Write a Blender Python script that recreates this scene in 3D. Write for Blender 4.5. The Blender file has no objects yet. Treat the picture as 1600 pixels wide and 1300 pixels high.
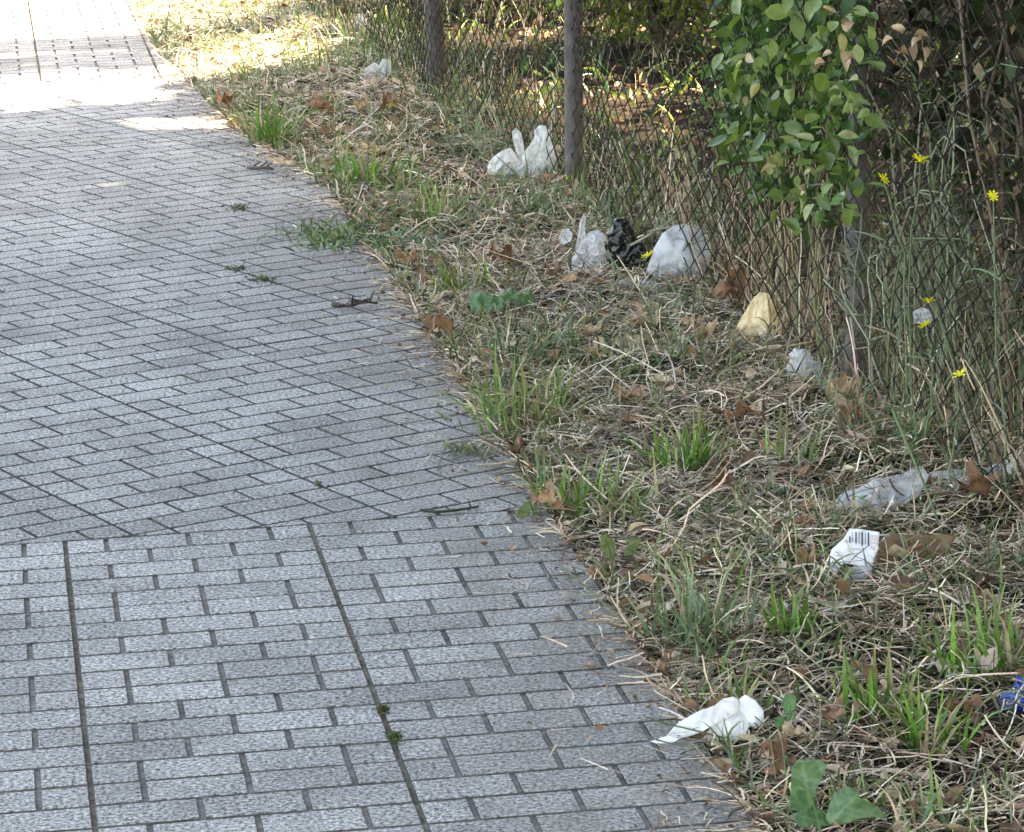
import bpy, bmesh, math, random
import numpy as np
from mathutils import Vector, Matrix, noise as mnoise
rng = np.random.default_rng(7)
random.seed(7)
sc = bpy.context.scene
COL = sc.collection
R = math.radians

# ------------------------------------------------------------------ camera
F_PX, PITCH, ROLL, YAW = 5127.17, 0.2332, -0.0282, 0.1528      # focal length in photo pixels (1600 wide)
CAM = np.array([-0.0599, -5.2217, 1.4157])
_fw = np.array([math.sin(YAW) * math.cos(PITCH), math.cos(YAW) * math.cos(PITCH), -math.sin(PITCH)])
_r0 = np.array([math.cos(YAW), -math.sin(YAW), 0.0]); _u0 = np.cross(_r0, _fw)
_rt = math.cos(ROLL) * _r0 + math.sin(ROLL) * _u0
_up = -math.sin(ROLL) * _r0 + math.cos(ROLL) * _u0
cd = bpy.data.cameras.new('camera'); cam = bpy.data.objects.new('camera', cd); COL.objects.link(cam)
cd.sensor_width = 36.0; cd.lens = F_PX / 1600 * 36.0; cd.clip_start = 0.1; cd.clip_end = 2000
cam.matrix_world = Matrix(((_rt[0], _up[0], -_fw[0], CAM[0]), (_rt[1], _up[1], -_fw[1], CAM[1]),
                           (_rt[2], _up[2], -_fw[2], CAM[2]), (0, 0, 0, 1)))
sc.camera = cam

# ------------------------------------------------------------------ world, sun, exposure
SUN = np.array([0.66, 0.10, 0.78]); SUN /= np.linalg.norm(SUN)      # direction towards the sun
w = bpy.data.worlds.new('World'); sc.world = w; w.use_nodes = True
nt = w.node_tree; bg = nt.nodes['Background']
sky = nt.nodes.new('ShaderNodeTexSky'); sky.sky_type = 'NISHITA'; sky.sun_disc = False
sky.sun_elevation = math.asin(SUN[2]); sky.sun_rotation = math.atan2(SUN[0], SUN[1])
sky.dust_density = 2.5; sky.air_density = 1.0
nt.links.new(sky.outputs[0], bg.inputs[0]); bg.inputs[1].default_value = 0.15
sd = bpy.data.lights.new('sun', 'SUN'); sd.energy = 5.0; sd.angle = R(0.55); sd.color = (1.0, 0.95, 0.86)
so = bpy.data.objects.new('sun', sd); COL.objects.link(so)
so.rotation_euler = Vector(SUN).to_track_quat('Z', 'Y').to_euler(); so.location = (6, 2, 12)
sc.view_settings.view_transform = 'Standard'; sc.view_settings.look = 'None'
sc.view_settings.exposure = 3.2; sc.view_settings.gamma = 1.0
sc.view_settings.use_curve_mapping = False
sc.view_settings.use_white_balance = True
sc.view_settings.white_balance_temperature = 9300
sc.view_settings.white_balance_tint = 11
sc.cycles.max_bounces = 8; sc.cycles.transparent_max_bounces = 12

# ------------------------------------------------------------------ pixel helpers (photo pixels -> places)
def ray(x, y):
    d = _fw * F_PX + _rt * (x - 800) + _up * (650 - y); return d / np.linalg.norm(d)
def px(x, y, z=0.0):
    d = ray(x, y); return CAM + d * ((z - CAM[2]) / d[2])
def px_plane(x, y, P0, n):
    d = ray(x, y); n = np.asarray(n, float); return CAM + d * (((P0 - CAM) @ n) / (d @ n))
def mpp(P): return float((np.asarray(P) - CAM) @ _fw) / F_PX          # metres for one photo pixel there
def proj(P):
    d = np.asarray(P) - CAM; z = d @ _fw
    return np.stack([800 + F_PX * (d @ _rt) / z, 650 - F_PX * (d @ _up) / z], -1)
def fence_x(y): return 1.517 - 0.0455 * (np.asarray(y) - 0.70)
FN = np.array([1.0, 0.0455, 0.0]); FN /= np.linalg.norm(FN)
FP = np.array([1.517, 0.70, 0.0])
def px_fence(x, y, off=0.0): return px_plane(x, y, FP - FN * off, FN)
EY = [-8, 2.33, 3.45, 4.05, 4.46, 5.1, 5.6, 6.4, 8.4, 16]
EX = [.80, .80, .785, .70, .64, .60, .57, .515, .485, .42]
def edge(y): return np.interp(y, EY, EX)
def soil(x, y):
    x = np.asarray(x, float); y = np.asarray(y, float)
    t = np.clip((x - edge(y)) / 0.5, 0, 1); t = t * t * (3 - 2 * t)
    return (-0.014 + 0.022 * t + t * (0.009 * np.sin(9.1 * x + 3.3 * y) + 0.008 * np.sin(15 * y - 6 * x + 1)
            + 0.005 * np.sin(31 * x + 23 * y)))
def gz(x, y): return np.where(np.asarray(x) < edge(y), 0.001, soil(x, y))

# ------------------------------------------------------------------ object helpers
def tag(o, label=None, cat=None, group=None, kind=None):
    if label: o['label'] = label
    if cat: o['category'] = cat
    if group: o['group'] = group
    if kind: o['kind'] = kind
    return o
def link(o, parent=None):
    COL.objects.link(o)
    if parent is not None: o.parent = parent
    return o
def empty(name, loc=(0, 0, 0), rz=0.0):
    o = bpy.data.objects.new(name, None); o.empty_display_size = 0.05
    o.location = tuple(float(v) for v in loc); o.rotation_euler = (0, 0, rz); return link(o)
def mesh_np(name, V, Fq, mat, col=None, smooth=False):
    """mesh from arrays: V (n,3), Fq (m,k) all faces with k corners"""
    V = np.asarray(V, np.float32); Fq = np.asarray(Fq, np.int32)
    me = bpy.data.meshes.new(name); m, k = Fq.shape
    me.vertices.add(len(V)); me.vertices.foreach_set('co', V.ravel())
    me.loops.add(m * k); me.loops.foreach_set('vertex_index', Fq.ravel())
    me.polygons.add(m); me.polygons.foreach_set('loop_start', np.arange(0, m * k, k, dtype=np.int32))
    me.polygons.foreach_set('loop_total', np.full(m, k, np.int32))
    if smooth: me.polygons.foreach_set('use_smooth', np.ones(m, bool))
    if col is not None:
        a = me.color_attributes.new('Col', 'FLOAT_COLOR', 'POINT')
        c = np.ones((len(V), 4), np.float32); c[:, :3] = col; a.data.foreach_set('color', c.ravel())
    me.update(calc_edges=True); me.validate()
    if mat is not None: me.materials.append(mat)
    return me
def obj(name, me, parent=None, loc=None, rot=None):
    o = bpy.data.objects.new(name, me)
    if loc is not None: o.location = tuple(float(v) for v in loc)
    if rot is not None: o.rotation_euler = rot
    return link(o, parent)
def pyd(name, V, Fs, mats, mi=None, smooth=False):
    me = bpy.data.meshes.new(name); me.from_pydata([tuple(map(float, v)) for v in V], [], Fs)
    for m in (mats if isinstance(mats, (list, tuple)) else [mats]): me.materials.append(m)
    if mi is not None: me.polygons.foreach_set('material_index', mi)
    if smooth: me.polygons.foreach_set('use_smooth', [True] * len(me.polygons))
    me.update(); return me

# ------------------------------------------------------------------ materials
class M:
    def __init__(s, name):
        s.m = bpy.data.materials.new(name); s.m.use_nodes = True; s.t = s.m.node_tree
        s.b = s.t.nodes['Principled BSDF']; s.out = s.t.nodes['Material Output']
    def n(s, typ, **kw):
        o = s.t.nodes.new(typ)
        for k, v in kw.items():
            if k.startswith('_'): setattr(o, k[1:], v)
            else: o.inputs[k.replace('__', ' ')].default_value = v
        return o
    def l(s, a, b): s.t.links.new(a, b)
    def noise(s, scale, detail=2, vec=None, rough=0.5):
        o = s.n('ShaderNodeTexNoise', Scale=scale, Detail=detail, Roughness=rough)
        if vec is not None: s.l(vec, o.inputs['Vector'])
        return o.outputs['Fac']
    def ramp(s, fac, stops):
        o = s.t.nodes.new('ShaderNodeValToRGB'); e = o.color_ramp.elements
        while len(e) < len(stops): e.new(0.5)
        for el, (p, c) in zip(e, stops):
            el.position = p; el.color = (c[0], c[1], c[2], 1) if not isinstance(c, (int, float)) else (c, c, c, 1)
        s.l(fac, o.inputs[0]); return o.outputs[0]
    def mix(s, a, b, fac, mode='MIX'):
        o = s.t.nodes.new('ShaderNodeMix'); o.data_type = 'RGBA'; o.blend_type = mode
        for v, i in ((fac, 0), (a, 6), (b, 7)):
            if isinstance(v, (int, float)): o.inputs[i].default_value = v
            elif isinstance(v, tuple): o.inputs[i].default_value = (*v, 1)
            else: s.l(v, o.inputs[i])
        return o.outputs[2]
    def bump(s, h, strength, dist):
        o = s.n('ShaderNodeBump', Strength=strength, Distance=dist); s.l(h, o.inputs['Height'])
        s.l(o.outputs[0], s.b.inputs['Normal']); return o
    def pos(s): return s.t.nodes.new('ShaderNodeNewGeometry').outputs['Position']
    def rnd(s): return s.t.nodes.new('ShaderNodeObjectInfo').outputs['Random']
    def trans(s, color, fac):
        tr = s.t.nodes.new('ShaderNodeBsdfTranslucent'); mx = s.t.nodes.new('ShaderNodeMixShader')
        if isinstance(color, tuple): tr.inputs[0].default_value = (*color, 1)
        else: s.l(color, tr.inputs[0])
        mx.inputs[0].default_value = fac
        s.l(s.b.outputs[0], mx.inputs[1]); s.l(tr.outputs[0], mx.inputs[2]); s.l(mx.outputs[0], s.out.inputs[0])
        return mx
MAT = {}
def concrete(name, base, dirt=False):
    m = M(name); p = m.pos()
    sp = m.noise(165, 4, p, 0.72); f2 = m.noise(90, 2, p); st = m.noise(5, 4, p, 0.6); br = m.noise(1.3, 2, p)
    c = m.ramp(sp, [(0.38, tuple(v * 0.18 for v in base)), (0.47, tuple(v * 0.80 for v in base)), (0.54, tuple(v * 1.05 for v in base)), (0.62, tuple(min(v * 1.75, .85) for v in base))])
    c = m.mix(c, m.ramp(f2, [(0.3, .80), (0.7, 1.0)]), 1.0, 'MULTIPLY')
    c = m.mix(c, m.ramp(st, [(0.30, .62), (0.56, 1.0)]), 0.85, 'MULTIPLY')
    c = m.mix(c, m.ramp(br, [(0.35, .82), (0.6, 1.0)]), 1.0, 'MULTIPLY')
    rv = m.n('ShaderNodeMapRange'); m.l(m.rnd(), rv.inputs[0]); rv.inputs[3].default_value = 0.84; rv.inputs[4].default_value = 1.08
    g = m.n('ShaderNodeCombineColor'); [m.l(rv.outputs[0], g.inputs[i]) for i in range(3)]
    c = m.mix(c, g.outputs[0], 1.0, 'MULTIPLY')
    # brown earth trodden over the paving beside the verge, in ragged patches
    sx = m.n('ShaderNodeSeparateXYZ'); m.l(p, sx.inputs[0])
    mr = m.n('ShaderNodeMapRange'); m.l(sx.outputs[0], mr.inputs[0]); mr.inputs[1].default_value = 0.38; mr.inputs[2].default_value = 0.86
    mu = m.n('ShaderNodeMath', _operation='MULTIPLY'); m.l(mr.outputs[0], mu.inputs[0]); m.l(m.ramp(m.noise(9, 4, p, .7), [(.38, 0.15), (.62, 1.)]), mu.inputs[1])
    mu2 = m.n('ShaderNodeMath', _operation='MULTIPLY'); m.l(mu.outputs[0], mu2.inputs[0]); mu2.inputs[1].default_value = 0.75
    c = m.mix(c, (0.20, 0.175, 0.14), mu2.outputs[0])
    m.l(c, m.b.inputs['Base Color']); m.b.inputs['Roughness'].default_value = 0.9
    m.b.inputs['Specular IOR Level'].default_value = 0.25
    m.bump(sp, 1.0, 0.006); return m.m
MAT['brick'] = concrete('pale_grey_concrete', (0.46, 0.46, 0.46))
def dirtmat(name, c1, c2, c3, sc1, bump):
    m = M(name); p = m.pos(); a = m.noise(sc1, 5, p, .7); b = m.noise(7, 3, p)
    c = m.ramp(a, [(.3, c1), (.5, c2), (.72, c3)]); c = m.mix(c, m.ramp(b, [(.3, .7), (.6, 1.)]), 1.0, 'MULTIPLY')
    m.l(c, m.b.inputs['Base Color']); m.b.inputs['Roughness'].default_value = 1; m.b.inputs['Specular IOR Level'].default_value = 0.1
    m.bump(a, 1.0, bump); return m.m
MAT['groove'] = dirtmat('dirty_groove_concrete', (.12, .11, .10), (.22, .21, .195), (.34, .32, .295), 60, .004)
MAT['gwall'] = dirtmat('dark_groove_wall', (.06, .056, .052), (.115, .108, .10), (.19, .18, .165), 60, .002)  # groove walls, darker than the groove floor
MAT['sand'] = dirtmat('joint_sand', (.08, .07, .055), (.19, .165, .13), (.38, .34, .27), 70, .004)
MAT['soil'] = dirtmat('dark_soil', (.012, .009, .007), (.03, .022, .016), (.08, .06, .042), 40, .012)
def attrmat(name, rough=.55, tr=.3, spec=.3, bump=False, tmul=1.0):
    m = M(name); a = m.t.nodes.new('ShaderNodeVertexColor'); a.layer_name = 'Col'
    p = m.pos(); c = m.mix(a.outputs[0], m.ramp(m.noise(120, 2, p), [(.3, .72), (.65, 1.1)]), 1.0, 'MULTIPLY')
    m.l(c, m.b.inputs['Base Color']); m.b.inputs['Roughness'].default_value = rough; m.b.inputs['Specular IOR Level'].default_value = spec
    if tr: m.trans(c, tr)
    return m.m
MAT['straw'] = attrmat('dry_straw', .5, .10, .35)
MAT['grass'] = attrmat('green_grass', .38, .25, .45)
MAT['litter'] = attrmat('dry_leaf_litter', .7, .15, .2)
MAT['twig'] = attrmat('dry_twig', .8, 0, .2)
def leafmat(name, stops, tr=.35, rough=.4, vein=True, spec=.4, trmul=(1.3, 1.5, .6), nsc=55, nlo=.68):
    m = M(name); tc = m.t.nodes.new('ShaderNodeTexCoord').outputs['Object']
    c = m.ramp(m.rnd(), stops)
    c = m.mix(c, m.ramp(m.noise(nsc, 4, m.pos(), .65), [(.32, nlo), (.62, 1.12)]), 1.0, 'MULTIPLY')
    m.l(c, m.b.inputs['Base Color']); m.b.inputs['Roughness'].default_value = rough; m.b.inputs['Specular IOR Level'].default_value = spec
    m.trans(m.mix(c, trmul, 1.0, 'MULTIPLY'), tr); m.bump(m.noise(70, 2, m.pos()), .35, .004); return m.m
MAT['vine'] = leafmat('vine_leaf', [(0, (.055, .09, .03)), (.3, (.11, .17, .055)), (.65, (.18, .25, .09)), (.9, (.27, .33, .15)), (.97, (.36, .36, .19)), (1, (.42, .33, .20))], .3, .3)
MAT['broad'] = leafmat('broad_green_leaf', [(0, (.08, .17, .06)), (1, (.12, .23, .085))], .25, .5)
MAT['olive'] = leafmat('olive_leaf', [(0, (.10, .14, .035)), (1, (.14, .17, .05))], .25)
MAT['dryleaf'] = leafmat('dry_plane_leaf', [(0, (.16, .085, .055)), (.4, (.30, .17, .105)), (.75, (.44, .27, .17)), (1, (.54, .37, .25))], .2, .65, spec=.2, trmul=(1.2, 1., .7), nsc=38, nlo=.35)
MAT['paleleaf'] = leafmat('pale_dry_leaf', [(0, (.42, .29, .18)), (1, (.62, .47, .31))], .2, .65, spec=.2, trmul=(1.1, 1., .8), nsc=45, nlo=.5)
MAT['crown'] = attrmat('tree_foliage', .5, .3, .3)
def plain(name, c, rough=.5, spec=.4, tr=0, trc=None, nscale=60, bump=0, lo=.85):
    m = M(name); p = m.pos(); cc = m.mix(c, m.ramp(m.noise(nscale, 4, p, .6), [(.3, lo), (.65, 1.0)]), 1.0, 'MULTIPLY')
    m.l(cc, m.b.inputs['Base Color']); m.b.inputs['Roughness'].default_value = rough; m.b.inputs['Specular IOR Level'].default_value = spec
    if tr: m.trans(trc or c, tr)
    if bump: m.bump(m.noise(nscale, 3, p), bump, .004)
    return m.m
def bagmat(name, c, op, rough, bscale=55, bst=.9, tr=.3):
    m = M(name); p = m.pos(); rn = m.t.nodes.new('ShaderNodeTexNoise'); rn.noise_type = 'RIDGED_MULTIFRACTAL'; m.l(p, rn.inputs['Vector'])
    rn.inputs['Scale'].default_value = bscale; rn.inputs['Detail'].default_value = 3
    m.l(m.mix(c, m.ramp(m.noise(30, 3, p), [(.35, .72), (.6, 1.)]), 1.0, 'MULTIPLY'), m.b.inputs['Base Color']); m.b.inputs['Roughness'].default_value = rough
    m.b.inputs['Specular IOR Level'].default_value = .6; m.bump(rn.outputs[0], bst, .006); mx = m.trans(c, tr)
    if op < 1:
        tp = m.t.nodes.new('ShaderNodeBsdfTransparent'); m2 = m.t.nodes.new('ShaderNodeMixShader'); m.l(m.ramp(m.noise(16, 2, p), [(.34, op * .6), (.66, min(1., op * 1.7))]), m2.inputs[0])
        m.l(tp.outputs[0], m2.inputs[1]); m.l(mx.outputs[0], m2.inputs[2]); m.l(m2.outputs[0], m.out.inputs[0])
    return m.m
MAT['whitebag'] = bagmat('white_plastic', (.82, .82, .80), .75, .28)
MAT['greybag'] = bagmat('frosted_plastic', (.72, .73, .76), .8, .3, 40, .7)
MAT['blackbag'] = plain('black_plastic', (.008, .008, .009), .28, .5)
MAT['paper'] = bagmat('beige_paper', (.90, .70, .42), 1, .7, 45, .8, .15)
MAT['tissue'] = bagmat('white_tissue', (.88, .88, .88), 1, .75, 50, .8, .2)
MAT['card'] = plain('white_card', (.82, .83, .87), .6, .3)
MAT['blue'] = plain('blue_foil', (.004, .06, .28), .22, .6)
MAT['cream'] = plain('cream_print', (.75, .72, .48), .4, .4)
MAT['ink'] = plain('dark_ink', (.05, .055, .07), .5, .3)
MAT['brownsheet'] = plain('brown_leathery_leaf', (.24, .155, .09), .7, .2, .12, nscale=35, lo=.5, bump=.5)
MAT['post'] = plain('weathered_post', (.125, .108, .102), .75, .3, nscale=30, lo=.45, bump=.6)
MAT['wire'] = plain('rusted_wire', (.028, .024, .022), .6, .4, nscale=80, lo=.5)
MAT['petal'] = plain('yellow_petal', (.85, .75, .04), .5, .3, .3, (.9, .8, .05))
MAT['bark'] = plain('plane_bark', (.25, .22, .17), .85, .2, nscale=9, lo=.4, bump=.7)
def clearplastic(name, op, c=(.85, .86, .88)):
    m = M(name); m.b.inputs['Base Color'].default_value = (*c, 1); m.b.inputs['Roughness'].default_value = .15
    m.b.inputs['Specular IOR Level'].default_value = .8
    tp = m.t.nodes.new('ShaderNodeBsdfTransparent'); mx = m.t.nodes.new('ShaderNodeMixShader')
    tp.inputs[0].default_value = (.96, .97, .97, 1)
    rp = m.ramp(m.noise(24, 4, m.pos(), .6), [(.38, op * .35), (.52, op), (.68, min(1, op * 2.3))])
    m.l(rp, mx.inputs[0]); m.l(tp.outputs[0], mx.inputs[1]); m.l(m.b.outputs[0], mx.inputs[2]); m.l(mx.outputs[0], m.out.inputs[0]); return m.m
MAT['clear'] = bagmat('clear_film', (.80, .82, .85), .34, .1, 30, .9)
MAT['clear2'] = bagmat('cloudy_film', (.80, .81, .83), .42, .15, 50, .9)

# ------------------------------------------------------------------ ground
def lines(a, b, step, far):
    mid = np.arange(a, b + 1e-6, step); o = []; d = step
    p = b
    while p < far: d *= 1.6; p += d; o.append(p)
    lo = []; d = step; p = a
    while p > -far: d *= 1.6; p -= d; lo.append(p)
    return np.array(lo[::-1] + list(mid) + o)
gx = lines(0.3, 4.0, 0.035, 400); gy = lines(-2.6, 10.0, 0.06, 400)
X, Y = np.meshgrid(gx, gy); Z = np.where(X < edge(Y) - 0.004, -0.065, soil(X, Y) - 0.006)
Z = np.where((np.abs(X) > 12) | (np.abs(Y) > 25), -0.07, Z)
V = np.stack([X, Y, Z], -1).reshape(-1, 3); nx, ny = len(gx), len(gy)
i = (np.arange(ny - 1)[:, None] * nx + np.arange(nx - 1)[None]).ravel()
tag(obj('ground', mesh_np('ground', V, np.stack([i, i + 1, i + 1 + nx, i + nx], 1), MAT['soil'], smooth=True)), kind='structure')

# ------------------------------------------------------------------ pavement: slabs with moulded bricks
S = 0.4
def clip(poly, n, c):
    out = []
    for k in range(len(poly)):
        a, b = poly[k], poly[(k + 1) % len(poly)]; da, db = a @ n - c, b @ n - c
        if da <= 0: out.append(a)
        if (da < 0) != (db < 0) and abs(da - db) > 1e-12: out.append(a + (b - a) * (da / (da - db)))
    return out
def area(p):
    p = np.array(p); x, y = p[:, 0], p[:, 1]; return 0.5 * abs(np.dot(x, np.roll(y, -1)) - np.dot(y, np.roll(x, -1)))
def clean(poly):
    o = []
    for p in poly:
        if not o or np.linalg.norm(p - o[-1]) > 2e-3: o.append(p)
    if len(o) > 1 and np.linalg.norm(o[0] - o[-1]) < 2e-3: o.pop()
    return o
def inset(poly, d):
    n = len(poly); out = []
    for k in range(n):
        e1 = poly[k] - poly[k - 1]; e2 = poly[(k + 1) % n] - poly[k]
        n1 = np.array([-e1[1], e1[0]]) / (np.linalg.norm(e1) + 1e-9); n2 = np.array([-e2[1], e2[0]]) / (np.linalg.norm(e2) + 1e-9)
        out.append(poly[k] + (n1 + n2) * d / max(0.35, 1 + n1 @ n2))
    return out
def prism(V, Fs, poly, ztop, zbot, ch):
    n = len(poly); b = len(V); top = inset(poly, ch)
    V += [(p[0], p[1], zbot) for p in poly] + [(p[0], p[1], ztop - ch * .9) for p in inset(poly, .0008)] + [(p[0], p[1], ztop) for p in top]
    for k in range(n):
        j = (k + 1) % n
        Fs.append((b + k, b + j, b + n + j, b + n + k))
    for k in range(n):
        j = (k + 1) % n
        Fs.append((b + n + k, b + n + j, b + 2 * n + j, b + 2 * n + k))
    Fs.append(tuple(range(b + 2 * n, b + 3 * n)))
    return [0] * n + [1] * (n + 1)
BR = []                                     # moulded bricks of one slab: centre and half sizes
GV, GH = 0.0034, 0.0040
for r in range(5):
    cuts = [0, 1 / 6, 3 / 6, 5 / 6, 1] if r % 2 == 0 else [0, 1 / 3, 2 / 3, 1]
    for a, b in zip(cuts[:-1], cuts[1:]):
        BR.append((((a + b) / 2 - .5) * S, (.5 - (r + .5) / 5) * S, (b - a) * S / 2 - GV, S / 10 - GH))
def rect(cx, cy, hx, hy): return [np.array(p) for p in ((cx - hx, cy - hy), (cx + hx, cy - hy), (cx + hx, cy + hy), (cx - hx, cy + hy))]
ZB, ZG = -0.008, -0.0052                    # brick foot, groove floor
def brick_mesh(poly):
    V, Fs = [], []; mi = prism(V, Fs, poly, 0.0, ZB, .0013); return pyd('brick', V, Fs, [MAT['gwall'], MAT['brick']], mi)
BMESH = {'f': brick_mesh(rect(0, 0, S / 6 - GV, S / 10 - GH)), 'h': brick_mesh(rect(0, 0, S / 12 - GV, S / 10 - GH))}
pave_base = []
for yy in np.arange(-7, 14.1, 0.25): pave_base.append((float(edge(yy)) - .012, yy))
V = [(-6, y, -0.0072) for x, y in pave_base] + [(x, y, -0.0072) for x, y in pave_base] + [(x, y, -0.075) for x, y in pave_base]
n = len(pave_base)
Fs = [(k, n + k, n + k + 1, k + 1) for k in range(n - 1)] + [(n + k, 2 * n + k, 2 * n + k + 1, n + k + 1) for k in range(n - 1)]
pavement = tag(obj('pavement', pyd('pavement', V, Fs, MAT['sand'])), kind='structure')
slabs = []
def add_zone(org, phi, aR, bR, planes):
    d1 = np.array([math.cos(phi), math.sin(phi)]); d2 = np.array([math.sin(phi), -math.cos(phi)])
    for a in aR:
        for b in bR:
            c = org + S * ((a + .5) * d1 + (b + .5) * d2)
            if c[0] < -1.75 or c[1] > 13.6 or c[1] < -3.3: continue
            yl = c[1]; e0, e1 = float(edge(yl - .2)), float(edge(yl + .2))
            nv = np.array([.4, -(e1 - e0)]); nv /= np.linalg.norm(nv)
            pl = planes + [(nv, nv @ np.array([float(edge(yl)), yl]))]
            loc = [(np.array([nn @ d1, -(nn @ d2)]), cc - nn @ c) for nn, cc in pl]
            def cut(poly):
                hit = False
                for nn, cc in loc:
                    if any(p @ nn > cc + 1e-6 for p in poly): hit = True; poly = clip(poly, nn, cc)
                    if len(poly) < 3: return None, True
                poly = clean(poly)
                if len(poly) < 3 or area(poly) < 1.2e-4: return None, True
                return poly, hit
            base, hit = cut(rect(0, 0, S / 2 - .0022, S / 2 - .0022))
            if base is None: continue
            bricks = []
            for (x, y, hx, hy) in BR:
                q, h = cut(rect(x, y, hx, hy))
                if q is not None: bricks.append((q, h, (x, y, hx)))
            slabs.append(dict(c=c, phi=phi, base=base, bricks=bricks, hit=hit))
P = lambda nx_, ny_, c: (np.array([nx_, ny_], float), c)
gap = .0035
add_zone(np.array([0., 0.]), 0.0, range(-5, 2), range(0, 9), [P(0, 1, -gap * .4)])
Z2 = np.array([-.3506, 1.116])
CRK = 4.395
add_zone(Z2, .3955, range(-9, 14), range(-18, 9), [P(0, -1, -gap), P(0, 1, CRK - .005)])
add_zone(Z2, .3955, range(-9, 14), range(-24, 2), [P(0, -1, -CRK - .005), P(0, 1, 5.915)])
jx = float(px(58, 92)[0])
add_zone(np.array([jx, 5.93]), 0.0, range(-6, 3), range(-20, 0), [P(0, -1, -5.925)])
def vis(s):
    pr = proj(np.array([[p[0] * math.cos(s['phi']) - p[1] * math.sin(s['phi']) + s['c'][0], p[0] * math.sin(s['phi']) + p[1] * math.cos(s['phi']) + s['c'][1], 0] for p in s['base']]))
    poly = [p for p in pr]
    if np.cross(poly[1] - poly[0], poly[2] - poly[0]) > 0: poly = poly[::-1]
    for nn, cc in (((1, 0), 1600), ((-1, 0), 0), ((0, 1), 1300), ((0, -1), 0)):
        poly = clip(poly, np.array(nn, float), cc)
        if len(poly) < 3: return 0
    return area(poly)
for s in slabs: s['vis'] = vis(s) if s['c'][1] > -2.6 else 0
slabs.sort(key=lambda s: -s['vis'])
nb = 0; shared = {}
for s in slabs:
    single = s['vis'] > 0 and nb + len(s['bricks']) <= 305
    V, Fs, mi = [], [], []
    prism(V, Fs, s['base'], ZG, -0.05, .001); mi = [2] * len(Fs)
    if not single:
        if not s['hit'] and 'm' in shared: me = shared['m']
        else:
            for q, h, c in s['bricks']: mi += prism(V, Fs, q, 0.0, ZB, .0013)
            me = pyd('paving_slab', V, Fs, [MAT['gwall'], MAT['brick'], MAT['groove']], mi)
            if not s['hit']: shared['m'] = me
    else:
        if not s['hit'] and 'b' in shared: me = shared['b']
        else:
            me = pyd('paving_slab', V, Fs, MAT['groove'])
            if not s['hit']: shared['b'] = me
    o = obj('paving_slab', me, pavement, (s['c'][0], s['c'][1], random.uniform(-.0004, .0002)),
            (random.uniform(-.0008, .0008), random.uniform(-.0014, .0014), s['phi'] + random.uniform(-.002, .002)))
    if single:
        for q, h, (x, y, hx) in s['bricks']:
            nb += 1
            dz = random.uniform(-.0004, .0002)
            if h: obj('brick', brick_mesh(q), o, (0, 0, dz))
            else: obj('brick', BMESH['h' if hx < S / 6 - GV - .01 else 'f'], o, (x, y, dz))

# ------------------------------------------------------------------ mesh generators
def ribbons(base, az, el, L, W, droop, curl, K, col, roll=None, ground=False, prof='blade', jit=.004, tipcol=None):
    N = len(base); pos = base.astype(float).copy(); az = az.copy(); el = el.copy()
    roll = rng.uniform(-1.2, 1.2, N) if roll is None else roll
    lift = rng.uniform(.001, jit, N)
    V = np.zeros((N, K + 1, 2, 3)); kink = rng.normal(0, 1, (N, K)) * curl[:, None]
    for k in range(K + 1):
        t = k / K
        d = np.stack([np.cos(el) * np.cos(az), np.cos(el) * np.sin(az), np.sin(el)], 1)
        h = np.stack([-np.sin(az), np.cos(az), np.zeros(N)], 1); nn = np.cross(d, h)
        sd_ = np.cos(roll)[:, None] * h + np.sin(roll)[:, None] * nn
        wp = {'blade': (1 - t ** 2.2) * (.55 + .9 * min(t * 2.5, .5)) + .02, 'straw': 1 - .35 * t, 'stem': 1 - .6 * t}[prof]
        if ground:
            zmin = gz(pos[:, 0], pos[:, 1]) + lift; pos[:, 2] = np.maximum(pos[:, 2], zmin)
        V[:, k, 0] = pos - sd_ * (W * wp / 2)[:, None]; V[:, k, 1] = pos + sd_ * (W * wp / 2)[:, None]
        if k < K:
            pos += d * (L / K)[:, None]; el -= droop / K * (0.5 + t); az += kink[:, k]; el += kink[:, k] * .35
    idx = np.arange(N * (K + 1) * 2).reshape(N, K + 1, 2)
    Fq = np.stack([idx[:, :-1, 0], idx[:, :-1, 1], idx[:, 1:, 1], idx[:, 1:, 0]], -1).reshape(-1, 4)
    c = np.repeat(col[:, None, :], (K + 1) * 2, 1)
    if tipcol is not None:
        tt = np.repeat(np.linspace(0, 1, K + 1) ** 3, 2)[None, :, None]; c = c * (1 - tt) + tipcol[:, None, :] * tt
    return V.reshape(-1, 3), Fq, c.reshape(-1, 3)
def cat(parts):
    Vs, Fs, Cs, o = [], [], [], 0
    for V, F, C in parts: Vs.append(V); Fs.append(F + o); Cs.append(C); o += len(V)
    return np.concatenate(Vs), np.concatenate(Fs), np.concatenate(Cs)
def pal(N, cols, var=.18, wts=None):
    cols = np.array(cols); k = rng.choice(len(cols), N, p=wts); return cols[k] * (1 + rng.normal(0, var, (N, 1))).clip(.45, 1.6) * (1 + rng.normal(0, .04, (N, 3)))
STRAW = [(.68, .52, .37), (.57, .42, .29), (.78, .65, .50), (.38, .255, .17), (.16, .10, .065), (.60, .51, .40)]
GREEN = [(.055, .13, .025), (.085, .18, .035), (.12, .21, .06), (.08, .14, .07), (.19, .23, .08)]
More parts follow.
